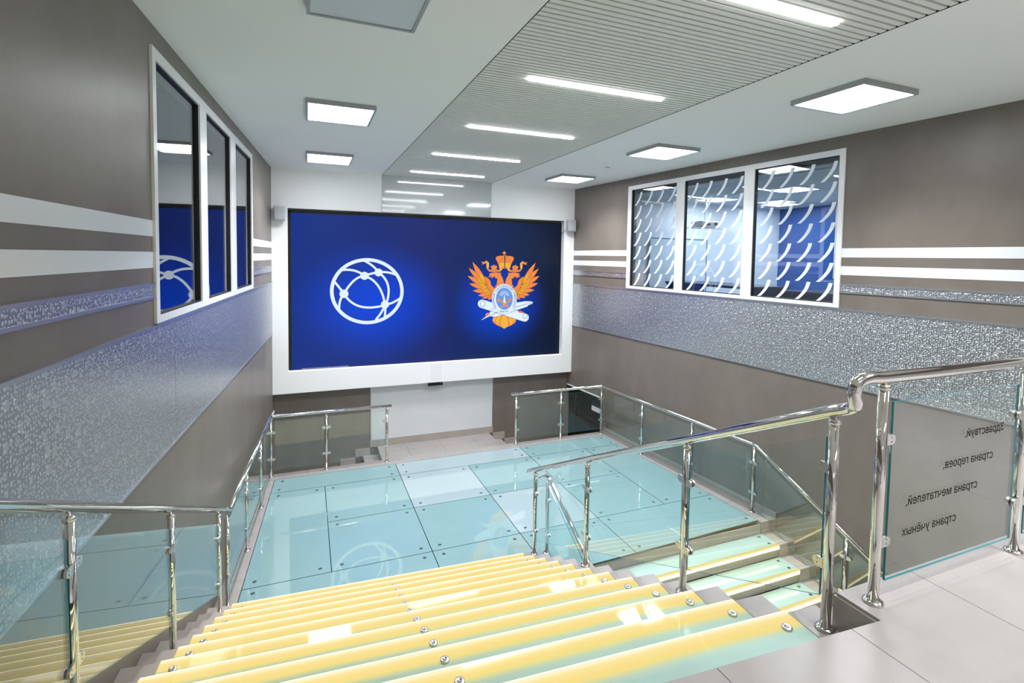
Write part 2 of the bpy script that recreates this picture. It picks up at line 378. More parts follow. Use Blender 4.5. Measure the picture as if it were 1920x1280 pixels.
panel([(X2, yf(X2)), (X3, yf(X3)), (X3, Y0), (X2, Y0)], False, [(X2+bx, Y0-.1), (X3-bx, Y0-.1), (X2+.3, yf(X2)+.1), (X3-bx, yf(X3)+.1)])
panel([(X3, yf(X3)), (gr_(5.06), yf(5.72)), (gr_(Y0), Y0), (X3, Y0)], False, [(X3+bx, Y0-.1), (gr_(Y0)-bx, Y0-.1), (X3+bx, yf(X3)+.1), (gr_(5)-bx, yf(5.7)+.1)])
MB().prism([(gl_(5.5)+.01, 5.45, 0), (2.3, 5.25, 0), (2.56, 5.25, 0), (2.56, 5.03, 0), (gr_(5.06)-.01, 5.10, 0), (gr_(8.66)-.01, 8.66, 0), (gl_(8.66)+.01, 8.66, 0)], (0, 0, .05)).build('frame', M_under, land).location = (0, 0, -.075)
# ------------------------------------------------------------------ main staircase
TD = .3264; N0 = 1.76-TD
EL, ER, EO = -1.040, 1.945, 2.113
stair = thing('glass_staircase', 'wide upper staircase with backlit yellow and teal glass treads', 'staircase')
tb = MB().lathe(0, 0, 0, [(.023, 0), (.023, .008), (.019, .011), (.006, .011), (.006, .009)], 18).mesh('bolt', M_steel2)
def place(o, a, b, z, rot=-th): o.matrix_local = Matrix.Translation(S(a, b, z)) @ Matrix.Rotation(rot, 4, 'Z')
tread_me = MB().box(EL+.004, ER-.004, -TD+.0, .012, -.024, 0).mesh('tread', M_tread)
rim_me = MB().box(EL+.006, ER-.006, .0125, .019, -.022, -.001).mesh('nosing_rim', mat('lit glass rim', '#fff3c8', .2, emit='#fff0b8', es=1.15))
led_me = MB().box(EL+.02, ER-.02, -.004, .010, -.040, -.026).mesh('led_strip', M_led)
ris_me = MB().box(EL+.01, ER-.01, -.02, -.006, -RI, -.024).mesh('riser', M_tan)
for k in range(1, 13):
    z = ZU-k*RI; e2 = N0+k*TD
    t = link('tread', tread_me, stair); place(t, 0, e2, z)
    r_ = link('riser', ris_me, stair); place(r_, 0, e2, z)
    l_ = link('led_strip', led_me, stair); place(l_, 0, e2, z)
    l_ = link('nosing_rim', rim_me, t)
    for e1 in (-.95, .455, 1.855):
        bl = link('bolt', tb, t); bl.location = (e1, -.077, 0)
    for a, b in ((ER, EO), (-1.20, EL)):
        lo_ = lambda e: (P('L', e, 0).x)
        if a == -1.20:
            pts = [S(EL, e2-TD), S(EL, e2+.004)]
            pts += [P('L', pts[1].y+.03, 0, .002), P('L', pts[0].y+.03, 0, .002)]
        else: pts = [S(a, e2-TD), S(b, e2-TD), S(b, e2+.004), S(a, e2+.004)]
        MB().prism([(p.x, p.y, z-.19) for p in pts], (0, 0, .19)).build('stringer_step', M_tan if a < 0 else M_tile, stair)
# closed side of the staircase (soffit side) below the right stringer
pts = []
A = [(N0+.12, ZU-.25), (N0+12*TD-.03, RI-.19), (N0+12*TD-.03, ZB), (N0+.12, ZB)]
MB().prism([S(EO-.03, b, z) for b, z in A], E1*.02).build('side_wall', M_tan, stair)
MB().prism([S(EL+.02, b, z) for b, z in A], E1*.02).build('side_wall', M_tan, stair)
# ------------------------------------------------------------------ lower staircase
low = thing('lower_glass_staircase', 'lower staircase descending under the upper floor with white light strips under its teal treads', 'staircase')
LX0 = 2.46; LT = .30
for k in range(1, 10):
    z = -k*RI; yb_ = 5.0-(k-1)*LT; y_n = yb_-LT+.01
    xe = 5.735+.010*(k-1)
    xa = LX0
    if z-.03 < ZB+.02: break
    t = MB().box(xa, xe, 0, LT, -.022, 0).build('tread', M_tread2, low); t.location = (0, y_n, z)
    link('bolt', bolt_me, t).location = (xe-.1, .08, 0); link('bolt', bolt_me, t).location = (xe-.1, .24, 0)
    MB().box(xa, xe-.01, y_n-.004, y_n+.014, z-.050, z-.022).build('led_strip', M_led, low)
    for a, b in ((xa, 3.3), (3.3, 3.95), (3.95, 4.6), (4.6, 5.2), (5.2, xe)):
        MB().box(a+g, b-g, y_n+.016, y_n+.03, z-RI, z-.022).build('riser', M_tan, low)
    MB().prism([(xe+.003, y_n, 0), (P('R', y_n, 0).x-.001, y_n, 0), (P('R', yb_, 0).x-.001, yb_, 0), (xe+.003, yb_, 0)], (0, 0, .2)).build('stringer_step', M_tan, low).location = (0, 0, z-.2)
MB().box(LX0, 5.72, 5.014, 5.024, -RI, -.03).build('riser', M_tan, low)
# ------------------------------------------------------------------ railings
PR_, HR_ = .0215, .0260
post_cache = {}
def post(parent, x, y, z0, z1, cap=True):
    h = z1-z0; key = round(h, 4)
    if key not in post_cache: post_cache[key] = MB().tube([(0, 0, 0), (0, 0, h)], PR_, 20).mesh('post', M_steel)
    o = link('post', post_cache[key], parent); o.location = (x, y, z0)
    fl_ = link('base_flange', flange_me, o); fl_.location = (0, 0, 0)
    c = link('post_cap', cap_me, o); c.location = (0, 0, h)
    return o
flange_me = MB().lathe(0, 0, 0, [(.040, 0), (.041, .006), (.037, .012), (.028, .015), (.024, .017)], 22).mesh('base_flange', M_steel)
cap_me = MB().lathe(0, 0, 0, [(.0215, 0), (.0255, .002), (.0265, .010), (.0235, .019), (.012, .024), (.008, .026), (.008, .045)], 20).mesh('post_cap', M_steel)
def clamp_mesh():
    m = MB(); prof = [(0, -.022)] + [(.030+.022*math.sin(math.pi*i/10), -.022*math.cos(math.pi*i/10)) for i in range(11)] + [(0, .022)]
    for y0, y1, mi in ((-.016, -.005, 0), (.005, .016, 0)):
        m.prism([(x, y0, z) for x, z in prof], (0, y1-y0, 0), mi)
    m.prism([(x*.96, -.0055, z*.96) for x, z in prof], (0, .011, 0), 1)
    for z in (-.010, .010): m.tube([(.03, -.0165, z), (.03, -.0185, z)], .004, 8, 0).tube([(.03, .0165, z), (.03, .0185, z)], .004, 8, 0)
    return m.mesh('clamp', [M_steel2, M_gasket])
clamp_me = clamp_mesh()
def clamp(p, dz, ang):       # on post object p, height dz, pointing along ang
    o = link('clamp', clamp_me, p); o.matrix_local = Matrix.Translation((PR_*.7*math.cos(ang), PR_*.7*math.sin(ang), dz)) @ Matrix.Rotation(ang, 4, 'Z')
def gpanel(parent, a, b, zb_a, zt_a, zb_b, zt_b, t=.010):
    a = Vector((a[0], a[1], 0)); b = Vector((b[0], b[1], 0)); u = (b-a).normalized(); nrm = Vector((-u.y, u.x, 0))*t
    pts = [a+Vector((0, 0, zb_a)), b+Vector((0, 0, zb_b)), b+Vector((0, 0, zt_b)), a+Vector((0, 0, zt_a))]
    return MB().prism([p-nrm/2 for p in pts], nrm, 0, 1).build('glass_panel', [M_glass, M_edge], parent)
def run(rail, posts, rz, dtop, dbot, gap=.034, panels=None, cl=(.26, .69)):
    """posts: (x,y,z0) in order; rz(x,y)->rail centre height"""
    ob = []
    for i, (x, y, z0) in enumerate(posts):
        ob.append(post(rail, x, y, z0, rz(x, y)-.060))
    for i in range(len(posts)-1):
        if panels is not None and i not in panels: continue
        a = Vector(posts[i][:2]); b = Vector(posts[i+1][:2]); u = (b-a).normalized(); ang = math.atan2(u.y, u.x)
        pa, pb = a+u*gap, b-u*gap; za, zb_ = rz(pa.x, pa.y), rz(pb.x, pb.y)
        gpanel(rail, pa, pb, za-dbot, za-dtop, zb_-dbot, zb_-dtop)
        for c in cl:
            z1 = rz(a.x, a.y); clamp(ob[i], z1-c-posts[i][2]+.0*0, ang)
            z1 = rz(b.x, b.y); clamp(ob[i+1], z1-c-posts[i+1][2], ang+math.pi)
    return ob
# 1 left stair railing
lx = lambda y: aL+.135+bL*y
rl = thing('stair_railing', 'steel and glass railing of the upper staircase along the left wall', 'railing', group=None)
zl = lambda x, y: .955 + max(0, (5.737-y))*.489
run(rl, [(lx(5.273), 5.273, RI), (lx(3.94), 3.94, 8*0+ZU-8*RI), (lx(2.64), 2.64, ZU-4*RI), (lx(1.36), 1.36, ZU)], zl, .135, .80)
MB().tube([(lx(5.737), 5.737, .955), (lx(1.2), 1.2, zl(0, 1.2)), (lx(1.0), 1.0, zl(0, 1.2)+.05), (lx(.2), .2, zl(0, 1.2)+.05)], HR_, 20).build('handrail', M_steel, rl)
# 2 landing, left side and rear left
rl = thing('landing_railing', 'L-shaped steel and glass railing at the left rear corner of the glass landing', 'railing')
zr = lambda x, y: .970
cL = (lx(8.82), 8.82)
run(rl, [(lx(5.62), 5.62, 0), (lx(6.68), 6.68, 0), (lx(7.767), 7.767, 0), (*cL, 0), (.293, 8.82, 0), (1.269, 8.82, 0)], zr, .08, .87)
MB().tube([(lx(5.737), 5.737, .962), (cL[0], 8.80, .97), (cL[0]+.02, 8.82, .97), (1.345, 8.82, .97)], HR_, 20).build('handrail', M_steel, rl)
# 3 landing rear right, right side, down the lower stair
rxf = lambda y: cR-.135+dR*y
rl = thing('landing_railing', 'glass railing along the right wall, round the landing and down the lower staircase', 'railing')
zz = lambda x, y: .970 if y > 5.25 else .970-(5.25-y)*.525
pR = [(3.672, 8.82, 0), (4.623, 8.82, 0), (rxf(8.82), 8.82, 0), (rxf(7.6), 7.6, 0), (rxf(6.42), 6.42, 0), (rxf(5.27), 5.27, 0), (rxf(3.98), 3.98, -4*RI), (rxf(2.75), 2.75, -8*RI)]
run(rl, pR, zz, .08, .87)
MB().tube([(3.575, 8.82, .97), (rxf(8.82)-.02, 8.82, .97), (rxf(8.8), 8.80, .97), (rxf(5.30), 5.30, .97), (rxf(5.2), 5.20, .944), (rxf(2.3), 2.3, zz(0, 2.3))], HR_, 20).build('handrail', M_steel, rl)
# 4 main right railing with gooseneck
rl = thing('stair_railing', 'glass railing right of the upper staircase, its handrail rising in an S bend', 'railing')
p1, p4 = Vector((2.121, 1.496)), Vector((2.403, 5.167))
px = lambda y: p1.x+(p4.x-p1.x)*(y-p1.y)/(p4.y-p1.y)
zm = lambda x, y: 2.912-(y-1.487)*.4805
run(rl, [(px(1.496), 1.496, ZU-RI), (px(2.49), 2.49, ZU-4*RI), (px(3.863), 3.863, ZU-8*RI), (px(5.167), 5.167, RI)], zm, .11, .83)
bend = [(px(5.40), 5.40, zm(0, 5.40)), (px(1.62), 1.62, zm(0, 1.62))]
Q = [Vector((px(1.53), 1.53, zm(0, 1.53))), Vector((px(1.43), 1.43, 2.935)), Vector((2.085, 1.388, 2.965)), Vector((2.070, 1.385, 3.015)), Vector((2.085, 1.385, 3.058)), Vector((2.150, 1.385, 3.072)), Vector((2.24, 1.385, 3.068))]
def crom(q, n=4):
    r = []
    for i in range(1, len(q)-2):
        a, b, c, d = q[i-1], q[i], q[i+1], q[i+2]
        for k in range(n):
            t = k/n; r.append(.5*((2*b)+(-a+c)*t+(2*a-5*b+4*c-d)*t*t+(-a+3*b-3*c+d)*t**3))
    r.append(q[-2]); return r
bend = [Vector(b) for b in bend] + crom([Vector(bend[1])]+Q+[Vector((2.5, 1.385, 3.066))])
xe_ = P('R', 1.385, 0).x-.01
MB().tube(bend+[(2.6, 1.385, 3.066), (xe_, 1.385, 3.066)], HR_, 22).build('handrail', M_steel, rl)
zu = lambda x, y: 3.066
ups = [(2.257, 1.385, ZU), (3.341, 1.385, ZU), (4.425, 1.385, ZU), (5.51, 1.385, ZU)]
ob = []
for u_ in ups: ob.append(post(rl, *u_, 3.066-.05))
panels = []
for i, (a, b) in enumerate(((2.320, 3.285), (3.400, 4.37), (4.485, 5.45), (5.57, 6.2))):
    gp = gpanel(rl, (a, 1.385), (b, 1.385), 2.172, 2.957, 2.172, 2.957); panels.append(gp)
    for c in (2.800, 2.355):
        clamp(ob[i], c-ZU, 0)
        if i+1 < len(ob): clamp(ob[i+1], c-ZU, math.pi)
# lettering on the first upper panel, read from the stair side
M_ink = mat('black lettering', '#050505', 1., spec=0.)
from mathutils.geometry import delaunay_2d_cdt
def letters(s, size=1., centre=False):
    """outlines of the built-in font, filled by the even-odd rule -> (2d points, triangles)"""
    cu = bpy.data.curves.new('txt', 'FONT'); cu.body = s; cu.size = size; cu.fill_mode = 'NONE'; cu.resolution_u = 5
    if centre: cu.align_x = 'CENTER'
    o = bpy.data.objects.new('txt', cu); COL.objects.link(o)
    me = bpy.data.meshes.new_from_object(o.evaluated_get(bpy.context.evaluated_depsgraph_get())); bpy.data.objects.remove(o)
    vs = [Vector(v.co[:2]) for v in me.vertices]; es = [tuple(e.vertices) for e in me.edges]
    ov, oe, of, _a, _b, _c = delaunay_2d_cdt(vs, es, [], 0, 1e-6*size)
    seg = [(vs[a], vs[b]) for a, b in es]; keep = []
    for f in of:
        cx = sum(ov[i].x for i in f)/3; cy = sum(ov[i].y for i in f)/3; n = 0
        for a, b in seg:
            if (a.y > cy) != (b.y > cy) and cx < a.x+(cy-a.y)*(b.x-a.x)/(b.y-a.y): n += 1
        if n % 2: keep.append(tuple(f))
    return [tuple(v) for v in ov], keep
def text(s, x0, x1, z, parent, name='lettering'):
    vs, fs = letters(s); xs = [v[0] for v in vs]; a, b = min(xs), max(xs); k = (x1-x0)/(b-a); mb = MB()
    for f in fs: mb.poly([(x1-(vs[i][0]-a)*k, 1.3788, z+vs[i][1]*k) for i in f])
    return mb.build(name, M_ink, parent, kind='stuff')
for s, a, b, z in (('Здравствуй,', 2.849, 3.165, 2.742), ('страна героев,', 2.693, 3.083, 2.614), ('страна мечтателей,', 2.437, 2.968, 2.485), ('страна учёных', 2.419, 2.812, 2.350)):
    text(s, a, b, z, panels[0])
# 5 left railing of the lower stair
rl = thing('stair_railing', 'steep steel railing dropping from the foot of the upper staircase along lower stairs', 'railing')
XB = 2.665
zq = lambda x, y: .925 - max(0, 5.30-y)*.545
run(rl, [(XB, 5.38, 0), (XB, 3.98, -4*RI), (XB, 2.75, -8*RI)], zq, .09, .86)
MB().tube([(XB, 5.44, .925), (XB, 5.32, .925), (XB, 5.24, zq(0, 5.24)), (XB, 2.3, zq(0, 2.3))], HR_, 20).build('handrail', M_steel, rl)
MB().tube([(px(5.167), 5.20, zm(0, 5.167)-.045), (2.50, 5.28, .985), (2.60, 5.36, .965), (XB, 5.40, .93)], .007, 10).build('link_bar', M_steel, rl)
